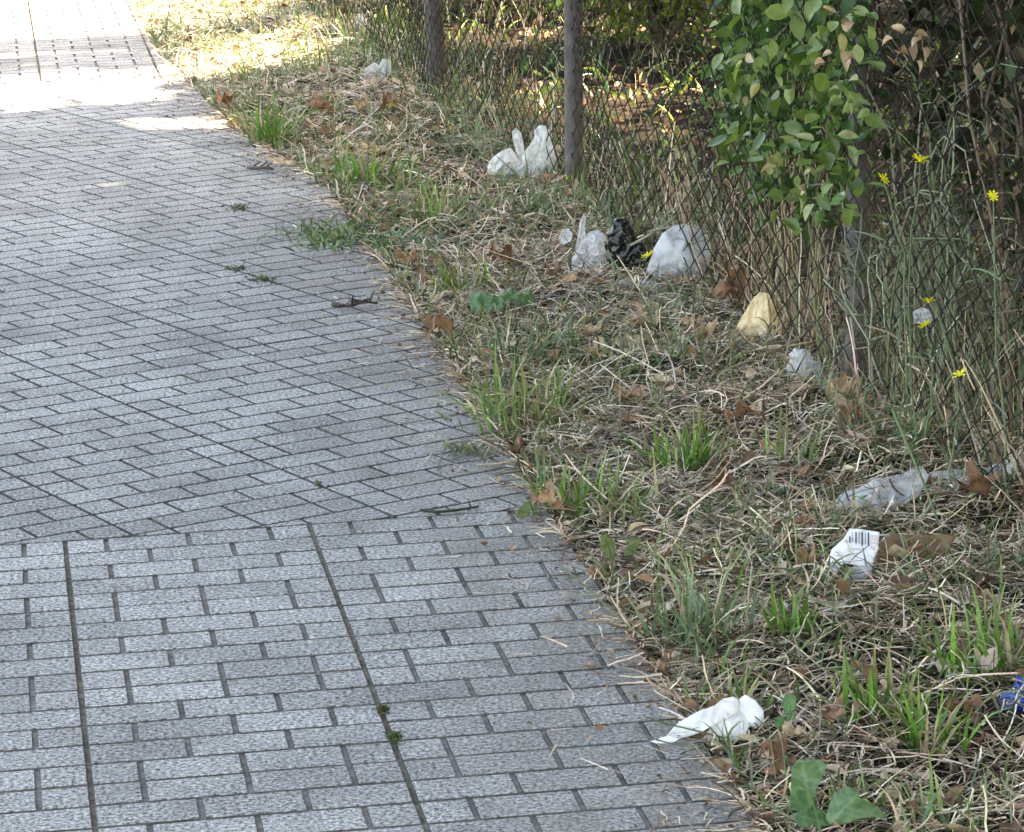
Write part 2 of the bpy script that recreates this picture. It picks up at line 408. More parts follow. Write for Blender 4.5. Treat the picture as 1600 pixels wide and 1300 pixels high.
def tube(pts, rads, sides=5):
    pts = np.asarray(pts, float); n = len(pts); V = []; 
    for k in range(n):
        d = pts[min(k + 1, n - 1)] - pts[max(k - 1, 0)]; d /= np.linalg.norm(d) + 1e-9
        a = np.cross(d, (0.31, .2, .93)); a /= np.linalg.norm(a) + 1e-9; b = np.cross(d, a)
        for s_ in range(sides):
            th = 2 * math.pi * s_ / sides; V.append(pts[k] + rads[k] * (math.cos(th) * a + math.sin(th) * b))
    Fq = [(k * sides + s_, k * sides + (s_ + 1) % sides, (k + 1) * sides + (s_ + 1) % sides, (k + 1) * sides + s_) for k in range(n - 1) for s_ in range(sides)]
    return np.array(V), np.array(Fq)
def bez(p0, p1, p2, n=9):
    t = np.linspace(0, 1, n)[:, None]; return (1 - t) ** 2 * np.asarray(p0) + 2 * t * (1 - t) * np.asarray(p1) + t ** 2 * np.asarray(p2)
def wob(pts, a):
    pts = pts.copy(); pts[1:-1] += rng.normal(0, a, (len(pts) - 2, 3)); return pts

# ------------------------------------------------------------------ chain link fence
fence = tag(empty('chain_link_fence', (1.517, .70, 0)), 'rusty chain link fence on round posts along the weedy verge', 'fence')
FO = np.array([1.517, .70, 0.])
def post(basepx, toppx, w_px):
    b = px(*basepx); t = px_plane(toppx[0], toppx[1], b, np.array([_fw[0], _fw[1], 0])); d = (t - b) / (t[2] - b[2])
    r = w_px / 2 * mpp(b); pts = [b - d * .3 - FO, b + d * .3 - FO, b + d * .9 - FO, b + d * 1.9 - FO, b + d * 1.905 - FO]
    V, Fq = tube(pts, [r, r, r, r, .002], 14); obj('post', mesh_np('post', V, Fq, MAT['post'], smooth=True), fence)
post((683, 150), (677, 0), 30); post((897, 306), (896, 0), 29); post((1338, 612), (1347, 0), 37)
for yy in (-1.75, 7.25, 9.4):
    V, Fq = tube([np.array([fence_x(yy) + .0, yy, z]) - FO for z in (-.3, .8, 1.9)], [.024] * 3, 14)
    obj('post', mesh_np('post', V, Fq, MAT['post'], smooth=True), fence)
# woven wire: interlocking zigzags, on the path side of the posts
CW, CH, wr = .092, .054, .0018
ys = np.arange(-2.6, 10.5, CW / 2); zs = np.arange(0.0, 1.82, CH / 2)
Vs, Fs_, o_ = [], [], 0
for k, y0 in enumerate(ys):
    zz = zs; yy = y0 + (CW / 4) * np.where((np.arange(len(zz)) + k) % 2 == 0, 1, -1) * 1.04
    bul = .018 * np.sin(y0 * 2.3 + zz * 2) + .012 * np.sin(y0 * 5.1 - zz * 4)
    pts = np.stack([fence_x(yy) - .046 + bul + np.where((np.arange(len(zz)) % 2) == 0, .0012, -.0012), yy + .006 * np.sin(zz * 9 + y0 * 7), zz + .006 * np.sin(y0 * 3)], 1) - FO
    d = np.gradient(pts, axis=0); d /= np.linalg.norm(d, axis=1)[:, None]
    a = np.cross(d, [1, 0, 0]); a /= np.linalg.norm(a, axis=1)[:, None]; b = np.cross(d, a)
    for th in (0, 2.094, 4.189): Vs.append(pts + wr * (math.cos(th) * a + math.sin(th) * b))
    m = len(zz); i0 = np.arange(m - 1)
    for q in range(3):
        q2 = (q + 1) % 3; Fs_.append(np.stack([o_ + q * m + i0, o_ + q2 * m + i0, o_ + q2 * m + i0 + 1, o_ + q * m + i0 + 1], 1))
    o_ += 3 * m
obj('wire_mesh', mesh_np('wire_mesh', np.concatenate(Vs), np.concatenate(Fs_), MAT['wire']), fence)

# ------------------------------------------------------------------ shade tree (its crown hangs over the path, outside the picture)
def leafquads(cp, size, col, flat=.6):
    N = len(cp); az = rng.uniform(0, 6.283, N); ti = rng.normal(0, flat, N); ro = rng.normal(0, flat, N)
    a = np.stack([np.cos(az) * np.cos(ti), np.sin(az) * np.cos(ti), np.sin(ti)], 1)
    h = np.stack([-np.sin(az), np.cos(az), np.zeros(N)], 1); b = h * np.cos(ro)[:, None] + np.cross(a, h) * np.sin(ro)[:, None]; nn = np.cross(a, b)
    L = size[:, None]; v = [cp - a * L * .5, cp + b * L * .33 + nn * L * .08, cp + a * L * .5 - nn * L * .06, cp - b * L * .33 + nn * L * .08]
    V = np.stack(v, 1).reshape(-1, 3); i = np.arange(N) * 4
    F = np.concatenate([np.stack([i, i + 1, i + 2], 1), np.stack([i, i + 2, i + 3], 1)])
    return V, F, np.repeat(col, 4, 0)
def sun_patch_mask():
    # unseen leaves added along the sun's rays, with gaps shaped to place sun patches
    holes = [(-.7, .28, 5.84, 6.13), (-.25, .10, 5.52, 5.66), (-.05, .46, 5.26, 5.50), (.08, .44, 5.6, 5.78), (.34, .66, 4.55, 4.9), (.58, 1.05, 5.85, 6.85), (.12, .26, 3.62, 3.72), (-.2, .35, 6.66, 6.72)]
    out = []
    for _ in range(2000):
        x, y = rng.uniform(-2.2, 1.35), rng.uniform(3.0, 7.2); mg = .17
        if y > 7.0 + .12 * math.sin(x * 9) or any(a - mg < x < b + mg and c - mg * .8 < y < d + mg * .8 for a, b, c, d in holes): continue
        h = rng.uniform(4.0, 5.2); c = np.array([x, y, 0]) + SUN * (h / SUN[2]); out.append(c + rng.normal(0, 1, (16, 3)) * np.array([.075, .075, .04]))
    return np.concatenate(out)
def shade_tree(TO, TC, rad, N, label, mask_leaves=None):
    tree = tag(empty('plane_tree', TO), label, 'tree'); TO = np.array(TO, float)
    V, Fq = tube([(0, 0, -.3), (0, 0, .4), (.1, .05, 2), (0, 0, 3.4), (-.15, 0, 5)], [.34, .27, .22, .19, .12], 12)
    obj('trunk', mesh_np('trunk', V, Fq, MAT['bark'], smooth=True), tree)
    for k in range(9):
        a = k * 2 * math.pi / 9 + .3; L_ = 3.4 + random.uniform(-.6, .6)
        V, Fq = tube(wob(bez((0, 0, 2.6 + .2 * k), (1.2 * math.cos(a), 1.2 * math.sin(a), 4.2 + .15 * k), (L_ * math.cos(a), L_ * math.sin(a), 5.2 + random.uniform(-.6, 1)), 8), .06), np.linspace(.10, .025, 8), 7)
        obj('limb', mesh_np('limb', V, Fq, MAT['bark'], smooth=True), tree)
    nc = 620; u = rng.normal(0, 1, (nc, 3)); u /= np.linalg.norm(u, axis=1)[:, None]; rr = rng.uniform(.05, 1, nc) ** .42
    cc = u * rr[:, None] * np.array(rad) + np.array(TC)
    k = rng.integers(0, nc, N); cp = cc[k] + rng.normal(0, 1, (N, 3)) * np.array([.34, .34, .22]); cp = cp[cp[:, 2] > 3.2]; N = len(cp)
    if mask_leaves is not None: cp = np.concatenate([cp, mask_leaves]); N = len(cp)  # joins the added leaves that shape the sun patches to the crown
    V, F, C = leafquads(cp - TO, rng.uniform(.17, .27, N), pal(N, [(.06, .12, .025), (.09, .15, .035), (.13, .18, .05)]), .7)
    obj('crown', mesh_np('crown', V, F, MAT['crown'], C), tree)
shade_tree((4.7, 2.4, 0), (4.35, 1.75, 5.6), (4.9, 2.75, 1.8), 44000, 'tall plane tree behind the fence shading the pavement', sun_patch_mask())
shade_tree((4.6, -3.6, 0), (4.3, -3.3, 5.6), (4.9, 4.6, 1.8), 48000, 'plane tree behind the fence nearer the viewer, shading the foreground')

# ------------------------------------------------------------------ scrub behind the fence
def shrub(x, y, h, r, nleaf, size, cols, label, stems=9, zlo=.03, name='evergreen_shrub', flat=.8):
    t = tag(empty(name, (x, y, float(soil(x, y)))), label, 'shrub', 'shrubs behind the fence')
    parts = []
    for k in range(stems):
        a = rng.uniform(0, 6.283); q = rng.uniform(.3, .8) * r
        V, F = tube(wob(bez((rng.normal(0, .05), rng.normal(0, .05), -.05), (q * .4 * math.cos(a), q * .4 * math.sin(a), h * .5), (q * math.cos(a), q * math.sin(a), h * rng.uniform(.7, 1)), 7), .03), np.linspace(.012, .003, 7), 4)
        parts.append((V, F, pal(1, [(.13, .10, .075)]).repeat(len(V), 0)))
    obj('stem', mesh_np('stem', *(lambda q: (q[0], q[1], MAT['twig'], q[2]))(cat(parts))), t)
    u = rng.normal(0, 1, (nleaf, 3)); u /= np.linalg.norm(u, axis=1)[:, None]
    cl = 1 + .22 * np.sin(u[:, 0] * 6 + x * 3) * np.sin(u[:, 1] * 7 + y) + .15 * np.sin(u[:, 2] * 9 + 4 * u[:, 0])
    p = u * (rng.uniform(.1, 1, nleaf) ** .45 * cl)[:, None] * np.array([r, r, h * .5]); p[:, 2] = np.abs(p[:, 2] + h * .50) + .02; p = p[p[:, 2] > zlo]
    p = p[p[:, 0] + x > fence_x(p[:, 1] + y) + .03]
    V, F, C = leafquads(p, rng.uniform(.6, 1.3, len(p)) * size, pal(len(p), cols), flat)
    tag(obj('foliage', mesh_np('foliage', V, F, MAT['crown'], C), t), kind='stuff'); return t
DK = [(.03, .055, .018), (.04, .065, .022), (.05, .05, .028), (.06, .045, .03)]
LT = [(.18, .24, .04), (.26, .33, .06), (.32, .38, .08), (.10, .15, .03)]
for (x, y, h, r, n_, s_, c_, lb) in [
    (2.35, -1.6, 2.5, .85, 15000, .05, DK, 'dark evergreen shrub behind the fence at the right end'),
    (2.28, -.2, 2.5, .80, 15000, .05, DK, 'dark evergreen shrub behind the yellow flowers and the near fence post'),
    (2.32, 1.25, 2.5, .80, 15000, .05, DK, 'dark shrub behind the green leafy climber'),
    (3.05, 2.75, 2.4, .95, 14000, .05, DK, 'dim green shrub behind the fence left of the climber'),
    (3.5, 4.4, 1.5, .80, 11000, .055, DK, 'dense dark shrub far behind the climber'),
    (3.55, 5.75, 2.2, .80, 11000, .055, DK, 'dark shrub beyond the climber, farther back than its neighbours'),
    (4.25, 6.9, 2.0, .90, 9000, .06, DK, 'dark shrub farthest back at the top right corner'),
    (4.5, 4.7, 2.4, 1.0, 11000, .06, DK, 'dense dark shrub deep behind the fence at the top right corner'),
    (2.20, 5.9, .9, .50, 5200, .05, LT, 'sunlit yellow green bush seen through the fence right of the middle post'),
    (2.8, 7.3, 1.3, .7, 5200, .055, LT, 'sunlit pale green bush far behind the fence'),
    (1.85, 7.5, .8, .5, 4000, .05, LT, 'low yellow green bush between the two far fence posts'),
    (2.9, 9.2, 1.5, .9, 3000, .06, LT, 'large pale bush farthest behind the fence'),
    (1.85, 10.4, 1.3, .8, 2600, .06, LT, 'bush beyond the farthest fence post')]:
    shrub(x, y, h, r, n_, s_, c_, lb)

# standing dry stems against the fence, seedy scrub behind it
def scatter(n, xf0, xf1, y0, y1, rel=True):
    y = rng.uniform(y0, y1, n); f = rng.uniform(0, 1, n)
    x = (fence_x(y) + xf0 + f * (xf1 - xf0)) if rel else xf0(y) + f * (xf1(y) - xf0(y))
    return np.stack([x, y, soil(x, y)], 1)
def stand(n, xf0, xf1, y0, y1, Lm, cols, W=(.0025, .005), elm=1.35, wts=None, droop=.5, K=6, prof='straw', curl=.16):
    b = scatter(n, xf0, xf1, y0, y1); L = rng.uniform(.5, 1.3, n) * Lm
    return ribbons(b, rng.uniform(0, 6.283, n), np.minimum(rng.normal(elm, .2, n), 1.7), L, rng.uniform(*W, n), rng.normal(droop, .5, n), np.abs(rng.normal(0, curl, n)), K, pal(n, cols, wts=wts), prof=prof, jit=.005)
BRN = [(.30, .22, .15), (.20, .14, .095), (.38, .30, .21), (.12, .085, .06)]
V, F, C = cat([stand(520, -.04, .14, -1.6, 2.4, .22, STRAW + BRN), stand(250, .05, .7, -1.6, 3.2, .30, BRN), stand(220, -.05, .3, 2.2, 5.5, .11, STRAW + BRN),
               stand(260, .1, 1.6, 3.0, 8.5, .11, BRN + STRAW[:3]), stand(400, -.1, .9, 5.2, 9.5, .11, STRAW)])
tag(obj('dry_stems', mesh_np('dry_stems', V, F, MAT['straw'], C)), 'tangled dry standing stems along and behind the wire fence', 'dry stems', kind='stuff')
V, F, C = cat([stand(1500, .0, 1.9, 2.6, 9.0, .12, LT + GREEN, (.006, .014), .9, prof='blade', droop=1.2), stand(260, -.03, .4, -1.4, 2.6, .24, [(.13, .17, .10), (.17, .20, .13), (.09, .13, .06)], (.003, .006), 1.3),
               stand(800, -.12, .25, 2.0, 7.5, .13, GREEN + [(.14, .18, .12)], (.003, .006), 1.2, prof='blade')])
tag(obj('wild_herbs', mesh_np('wild_herbs', V, F, MAT['grass'], C)), 'thin green weeds growing through and behind the wire fence', 'weeds', kind='stuff')
# brown bramble canes in the dark behind the near fence
br = tag(empty('bramble', (2.0, .2, 0)), 'tangle of bare brown bramble canes behind the near fence', 'bramble')
parts = []
for k in range(420):
    y = rng.uniform(-1.5, 2.0); x = float(fence_x(y)) + rng.uniform(.03, .5); z = rng.uniform(.05, 1.25); a = rng.uniform(0, 6.283); L_ = rng.uniform(.12, .5)
    p0 = np.array([x, y, z]); p2 = p0 + L_ * np.array([.35 * math.cos(a), math.sin(a), rng.uniform(-.7, .9)]); p2[0] = max(p2[0], float(fence_x(p2[1])) - .02); p1 = (p0 + p2) / 2 + rng.normal(0, .08, 3)
    V, F = tube(wob(bez(p0, p1, p2, 7), .006) - np.array([2.0, .2, 0]), np.linspace(.0032, .0014, 7) * rng.uniform(.7, 1.4), 3)
    parts.append((V, F, pal(1, [(.12, .085, .07), (.17, .12, .10), (.09, .065, .055), (.22, .17, .13)]).repeat(len(V), 0)))
for k in range(26):
    y = rng.uniform(-1.4, 1.9); x = float(fence_x(y)) + rng.uniform(.05, .4)
    V, F = tube(wob(bez((x, y, -.02), (x + rng.normal(0, .15), y + rng.normal(0, .2), .8), (x + rng.normal(0, .25), y + rng.normal(0, .4), 1.5), 9), .02) - np.array([2.0, .2, 0]), np.linspace(.0036, .002, 9), 5)
    parts.append((V, F, pal(1, [(.12, .085, .07), (.16, .12, .10)]).repeat(len(V), 0)))
q = cat(parts); tag(obj('cane', mesh_np('cane', q[0], q[1], MAT['twig'], q[2]), br), kind='stuff')
p = np.stack([rng.uniform(.05, .55, 900), rng.uniform(-1.5, 2.2, 900), rng.uniform(.05, 1.5, 900)], 1); p[:, 0] += fence_x(p[:, 1])
V, F, C = leafquads(p - np.array([2.0, .2, 0]), rng.uniform(.02, .05, 900), pal(900, [(.05, .09, .03), (.10, .14, .06), (.25, .17, .11), (.35, .26, .18)]), 1.0)
tag(obj('foliage', mesh_np('foliage', V, F, MAT['crown'], C), br), kind='stuff')

# ------------------------------------------------------------------ straw, grass and litter on the verge
def verge(n, y0, y1, over=.012, pw=1.0):
    y = rng.uniform(y0, y1, n); f = rng.uniform(0, 1, n) ** pw; e = edge(y) - over; x = e + f * (fence_x(y) + .1 - e); return np.stack([x, y, gz(x, y)], 1)
def dens(b, sx=2.3, sy=1.3, ph=0): return .5 + .5 * np.sin(b[:, 0] * sx * 3 + ph) * np.sin(b[:, 1] * sy * 2 + 1.7 + ph) + .25 * np.sin(b[:, 0] * 13 + b[:, 1] * 9 + ph)
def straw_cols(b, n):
    c = pal(n, STRAW, wts=[.27, .22, .20, .12, .07, .12]); gap_dark = rng.uniform(0, 1, n) < .34      # random share of straw coloured dark in place of shaded gaps
    c[gap_dark] = pal(int(gap_dark.sum()), [(.10, .066, .042), (.15, .10, .068), (.06, .042, .03), (.19, .14, .10)], .25)
    f = np.clip((b[:, 1] - 4.8) / 1.2, 0, 1)[:, None] * .7; return c * (1 - f) + np.array([.66, .58, .48]) * (1 + rng.normal(0, .1, (n, 1))) * f  # far straw blended paler, bright sunlight put into its colour
parts = []
for (n, y0, y1, Lm, W, zmax) in [(52000, -2.3, 2.4, .055, .0027, .022), (21000, 2.4, 8.5, .066, .0034, .018), (1500, 8.5, 12, .09, .004, .016), (1100, -2.3, 4, .15, .0026, .02)]:
    b = verge(n, y0, y1); b = b[rng.uniform(0, 1, n) < .45 + .6 * dens(b)]; n = len(b)
    inn = np.clip((b[:, 0] - edge(b[:, 1])) / .12, 0, 1); b[:, 2] += rng.uniform(0, zmax, n) ** 1.0 * inn
    az = rng.normal(0, .8, n) + np.where(rng.uniform(0, 1, n) < .5, 0, math.pi); az = np.where((rng.uniform(0, 1, n) < .4) | (b[:, 0] < edge(b[:, 1]) + .10), rng.uniform(0, 6.283, n), az)
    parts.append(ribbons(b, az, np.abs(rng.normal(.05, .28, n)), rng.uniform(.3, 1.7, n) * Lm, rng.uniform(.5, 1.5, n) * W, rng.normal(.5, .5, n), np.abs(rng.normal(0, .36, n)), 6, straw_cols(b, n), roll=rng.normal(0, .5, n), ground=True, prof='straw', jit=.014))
V, F, C = cat(parts)
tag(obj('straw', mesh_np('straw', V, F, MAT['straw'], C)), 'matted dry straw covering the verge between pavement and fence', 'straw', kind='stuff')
b = verge(26000, -2.3, 9.5); b = b[rng.uniform(0, 1, len(b)) < .22 + .75 * np.clip(dens(b, 1.7, 1.9, 2.1), 0, 1)]; b[:, 0] = np.maximum(b[:, 0], edge(b[:, 1]) + .015); n = len(b)
g1 = ribbons(b, rng.uniform(0, 6.283, n), rng.normal(.9, .4, n), rng.uniform(.3, 1.3, n) * .085, rng.uniform(.0022, .0050, n), rng.normal(1.2, .7, n), np.abs(rng.normal(0, .12, n)), 5, pal(n, GREEN + [(.17, .20, .13), (.20, .23, .16), (.06, .11, .04)], .3), prof='blade', tipcol=pal(n, [(.26, .26, .10), (.12, .20, .05)]))
tag(obj('grass', mesh_np('grass', g1[0], g1[1], MAT['grass'], g1[2])), 'thin short grass coming up through the straw', 'grass', kind='stuff')
def litter(b, size, cols):
    n = len(b); az = rng.uniform(0, 6.283, n); ti = rng.normal(0, .35, n); r_ = rng.normal(0, .5, n)
    a = np.stack([np.cos(az) * np.cos(ti), np.sin(az) * np.cos(ti), np.sin(ti)], 1); h = np.stack([-np.sin(az), np.cos(az), 0 * az], 1)
    s_ = h * np.cos(r_)[:, None] + np.cross(a, h) * np.sin(r_)[:, None]; nn = np.cross(a, s_)
    K = 4; V = np.zeros((n, K + 1, 3, 3)); cu = rng.uniform(.15, .9, n); cl = rng.uniform(-.5, .9, n)
    for k in range(K + 1):
        t = k / K - .5; wv = size * .36 * np.maximum(.06, np.cos(t * 2.7)) * rng.uniform(.75, 1.2, n)
        c = b + a * (size * t)[:, None] + nn * (size * cl * t * t)[:, None]
        V[:, k, 1] = c; V[:, k, 0] = c - s_ * wv[:, None] + nn * (wv * cu)[:, None]; V[:, k, 2] = c + s_ * wv[:, None] + nn * (wv * cu)[:, None]
    idx = np.arange(n * (K + 1) * 3).reshape(n, K + 1, 3)
    F = np.concatenate([np.stack([idx[:, :-1, j], idx[:, :-1, j + 1], idx[:, 1:, j + 1], idx[:, 1:, j]], -1).reshape(-1, 4) for j in (0, 1)])
    return V.reshape(-1, 3), F, np.repeat(pal(n, cols), (K + 1) * 3, 0)
b = verge(2300, -2.3, 9, .0); b[:, 2] += rng.uniform(.004, .035, len(b))
b2 = scatter(2600, .0, 1.9, -1.5, 9.5); b2[:, 2] += .015
b3 = verge(500, -1.8, 3, .0, 3.0); b3[:, 2] += rng.uniform(.002, .015, len(b3))
LC = [(.27, .14, .08), (.36, .21, .12), (.20, .10, .06), (.45, .32, .20), (.14, .08, .05)]
b = np.concatenate([b, b2, b3]); V, F, C = litter(b, rng.uniform(.012, .040, len(b)), LC + [(.55, .44, .33), (.50, .36, .24)])
tag(obj('leaf_litter', mesh_np('leaf_litter', V, F, MAT['litter'], C, smooth=True)), 'small brown leaf scraps scattered through the straw', 'leaf litter', kind='stuff')
# crumbs and straw bits on the paving
b = np.stack([edge(0) - np.abs(rng.normal(0, .09, 700)), rng.uniform(-2, 6, 700), np.full(700, .002)], 1); b[:, 0] += edge(b[:, 1]) - .8; n = len(b)
q = ribbons(b, rng.uniform(0, 6.283, n), rng.uniform(0, .06, n), rng.uniform(.01, .06, n), rng.uniform(.0012, .003, n), rng.uniform(0, .1, n), rng.uniform(0, .3, n), 4, pal(n, STRAW), ground=True, prof='straw', roll=rng.normal(0, .3, n))
bc = np.stack([.8 - np.abs(rng.normal(0, .07, 900)), rng.uniform(-2, 6, 900), np.full(900, .003)], 1); bc[:, 0] += edge(bc[:, 1]) - .8
V, F, C = litter(bc, rng.uniform(.003, .013, len(bc)), LC + [(.1, .08, .06), (.45, .4, .33)])
tag(obj('earth_crumbs', mesh_np('earth_crumbs', V, F, MAT['litter'], C)), 'crumbs of earth and leaf spilled over the pavement edge', 'debris', kind='stuff')
tag(obj('straw_bits', mesh_np('straw_bits', q[0], q[1], MAT['straw'], q[2])), 'loose bits of straw blown onto the edge of the pavement', 'straw', kind='stuff')

# ------------------------------------------------------------------ grass tufts (things)
def tuft(x, y, hpx, n, spread_px, cols, label, name='grass_tuft', catg='grass tuft', wmul=1.0, droop=.9, elm=1.25, grp='green grass tufts on the verge', z=None):
    p = px(x, y); m = mpp(p); p[2] = float(gz(p[0], p[1])); L = hpx * m * 1.25 * random.uniform(.85, 1.15); n = int(n * random.uniform(.8, 1.2) * (1.5 if cols is G1 else 1.0)); sp = spread_px * m / 2
    b = np.stack([rng.normal(0, sp * random.uniform(.5, 1.0), n), rng.normal(0, sp * random.uniform(.4, 1.0), n), np.full(n, -.004)], 1)
    az = np.arctan2(b[:, 1], b[:, 0]) + rng.normal(0, .9, n)
    wmul = 1.25 if cols is G1 else wmul
    Wd = rng.uniform(.6, 1.3, n) * .0058 * wmul
    V, F, C = ribbons(b, az, np.minimum(rng.normal(elm, .34, n), 1.6), rng.uniform(.3, 1.25, n) * L, Wd, rng.normal(droop, .7, n).clip(-.2, 3.2), np.abs(rng.normal(0, .10, n)), 7, pal(n, cols + [cols[0], cols[1], (.45, .37, .24)], .25), roll=rng.normal(0, .6, n), prof='blade', tipcol=pal(n, [(.20, .27, .08), (.36, .33, .14)]))
    t = tag(empty(name, p), label, catg, grp); tag(obj('blades', mesh_np('blades', V, F, MAT['grass'], C), t), kind='stuff'); return t
G1 = [(.085, .23, .03), (.12, .28, .04), (.055, .15, .025)]; G2 = [(.11, .21, .05), (.16, .25, .07), (.24, .28, .09)]; G3 = [(.07, .15, .07), (.09, .18, .09), (.13, .21, .12)]
for a in [
    (425, 222, 75, 90, 50, G1, 'bright green tuft at the pavement edge beside the curled brown leaf'),
    (395, 130, 50, 40, 60, G2, 'yellowish tuft by the sunlit strip of straw near the far pavement'),
    (575, 285, 60, 80, 70, G1, 'fresh green tuft left of the white bag with two peaks'),
    (700, 345, 55, 80, 80, G2, 'light green tuft below the white bag with two peaks'),
    (640, 300, 45, 45, 60, G2, 'thin yellow green tuft between the far verge tufts'),
    (730, 455, 62, 55, 50, G1, 'green tuft just left of the lobed green leaf'),
    (790, 560, 70, 75, 90, G3, 'blue green tuft below the lobed green leaf'),
    (815, 655, 75, 130, 110, G2, 'wide light green tuft spilling at the pavement edge'),
    (1080, 738, 100, 75, 60, G1, 'tall bright green tuft in the middle of the verge'),
    (895, 790, 62, 60, 80, G1, 'arching green tuft by the olive leaves at the pavement edge'),
    (975, 800, 70, 40, 60, G2, 'slim tuft right of the arching tuft at the pavement edge'),
    (1085, 1000, 105, 70, 90, G3, 'tall grey green tuft above the white crumpled tissue'),
    (1235, 1000, 75, 30, 50, G1, 'small green tuft beside the round white scrap'),
    (1375, 1125, 85, 45, 70, G1, 'green tuft of broad blades left of the blue wrapper'),
    (1450, 1175, 100, 45, 60, G1, 'green tuft in the straw below the blue wrapper'),
    (1560, 1075, 85, 60, 80, G1, 'green tuft standing just above the blue wrapper'),
    (1160, 1110, 70, 40, 80, G2, 'thin tuft behind the white crumpled tissue'),
    (1410, 720, 80, 40, 60, G3, 'slender grey green tuft above the clear plastic film'),
    (1240, 740, 70, 30, 60, G2, 'sparse tuft above the left end of the clear film'),
    (1120, 905, 70, 40, 90, G2, 'loose pale tuft left of the white printed carton'),
    (1180, 860, 60, 30, 70, G3, 'short grey green tuft near the left end of the clear film'),
    (1330, 1255, 65, 30, 90, G2, 'sparse tuft above the large green leaves'),
    (1480, 1290, 70, 30, 90, G2, 'sparse tuft at the lower right corner of the verge'),
    (505, 120, 55, 60, 90, G2, 'yellow green tuft in the far verge left of the far post'),
    (450, 60, 50, 60, 100, G2, 'pale tuft farthest along the verge'),
    (620, 60, 60, 60, 90, G2, 'tuft at the foot of the fence left of the far post'),
    (740, 230, 50, 40, 70, G3, 'grey green tuft left of the white bag beside the fence'),
    (1000, 320, 45, 30, 60, G1, 'small green tuft right of the middle post foot'),
    (850, 350, 40, 40, 90, G3, 'low green tuft below the middle fence post'),
    (1010, 640, 50, 30, 90, G2, 'short tuft left of the tall bright tuft'),
    (1520, 900, 70, 35, 90, G3, 'grey green tuft right of the brown leathery leaf')]:
    tuft(*a)
# low creeping mats on the paving edge and moss in the joints
def mat(x, y, wpx, dpx, n, hpx, label, cols=G3, nm='creeping_weed', catg='weed', k=.006):
    p = px(x, y); m = mpp(p); ang = math.radians(PITCH); L = hpx * m
    q = np.array([px(x + rng.normal(0, wpx * .3), y + rng.normal(0, dpx * .3)) for _ in range(n)]) - p; q[:, 2] = .001
    V, F, C = ribbons(q, rng.uniform(0, 6.283, n), rng.uniform(.15, 1.2, n), rng.uniform(.5, 1.3, n) * L, rng.uniform(.6, 1.4, n) * k, rng.uniform(.2, 1.4, n), rng.uniform(0, .2, n), 4, pal(n, cols), prof='blade')
    t = tag(empty(nm, p), label, catg, 'low weeds on the paving'); tag(obj('leaves', mesh_np('leaves', V, F, MAT['grass'], C), t), kind='stuff')
mat(530, 372, 130, 36, 420, 26, 'low green mat of creeping weed spread over the pavement edge', [(.07, .14, .05), (.12, .19, .06), (.20, .24, .09)], k=.005)
mat(640, 385, 90, 30, 220, 26, 'grey green creeping weed between the mat and the straw')
mat(735, 708, 90, 30, 110, 26, 'small leaved creeping weed on the pavement below the wide tuft', [(.14, .18, .10), (.19, .23, .14), (.30, .27, .17)], k=.0045)
MS = [(.05, .08, .035), (.08, .11, .04), (.12, .11, .05)]
mat(372, 326, 34, 9, 60, 8, 'upper moss clump in a slab joint near the creeping weed', MS, 'moss_clump', 'moss')
mat(372, 421, 26, 8, 40, 8, 'small moss clump in the joint left of the dark twig', MS, 'moss_clump', 'moss')
mat(408, 437, 26, 8, 50, 8, 'moss clump in the joint closest to the dark twig', MS, 'moss_clump', 'moss')
mat(598, 1111, 12, 12, 45, 9, 'tiny moss clump in the foreground slab joint, the upper one', MS, 'moss_clump', 'moss')
mat(615, 1154, 16, 14, 60, 10, 'tiny moss clump in the foreground slab joint, the lower one', MS, 'moss_clump', 'moss')
mat(498, 757, 10, 8, 20, 6, 'tiny moss speck in the long joint of the rotated slabs', MS, 'moss_clump', 'moss')

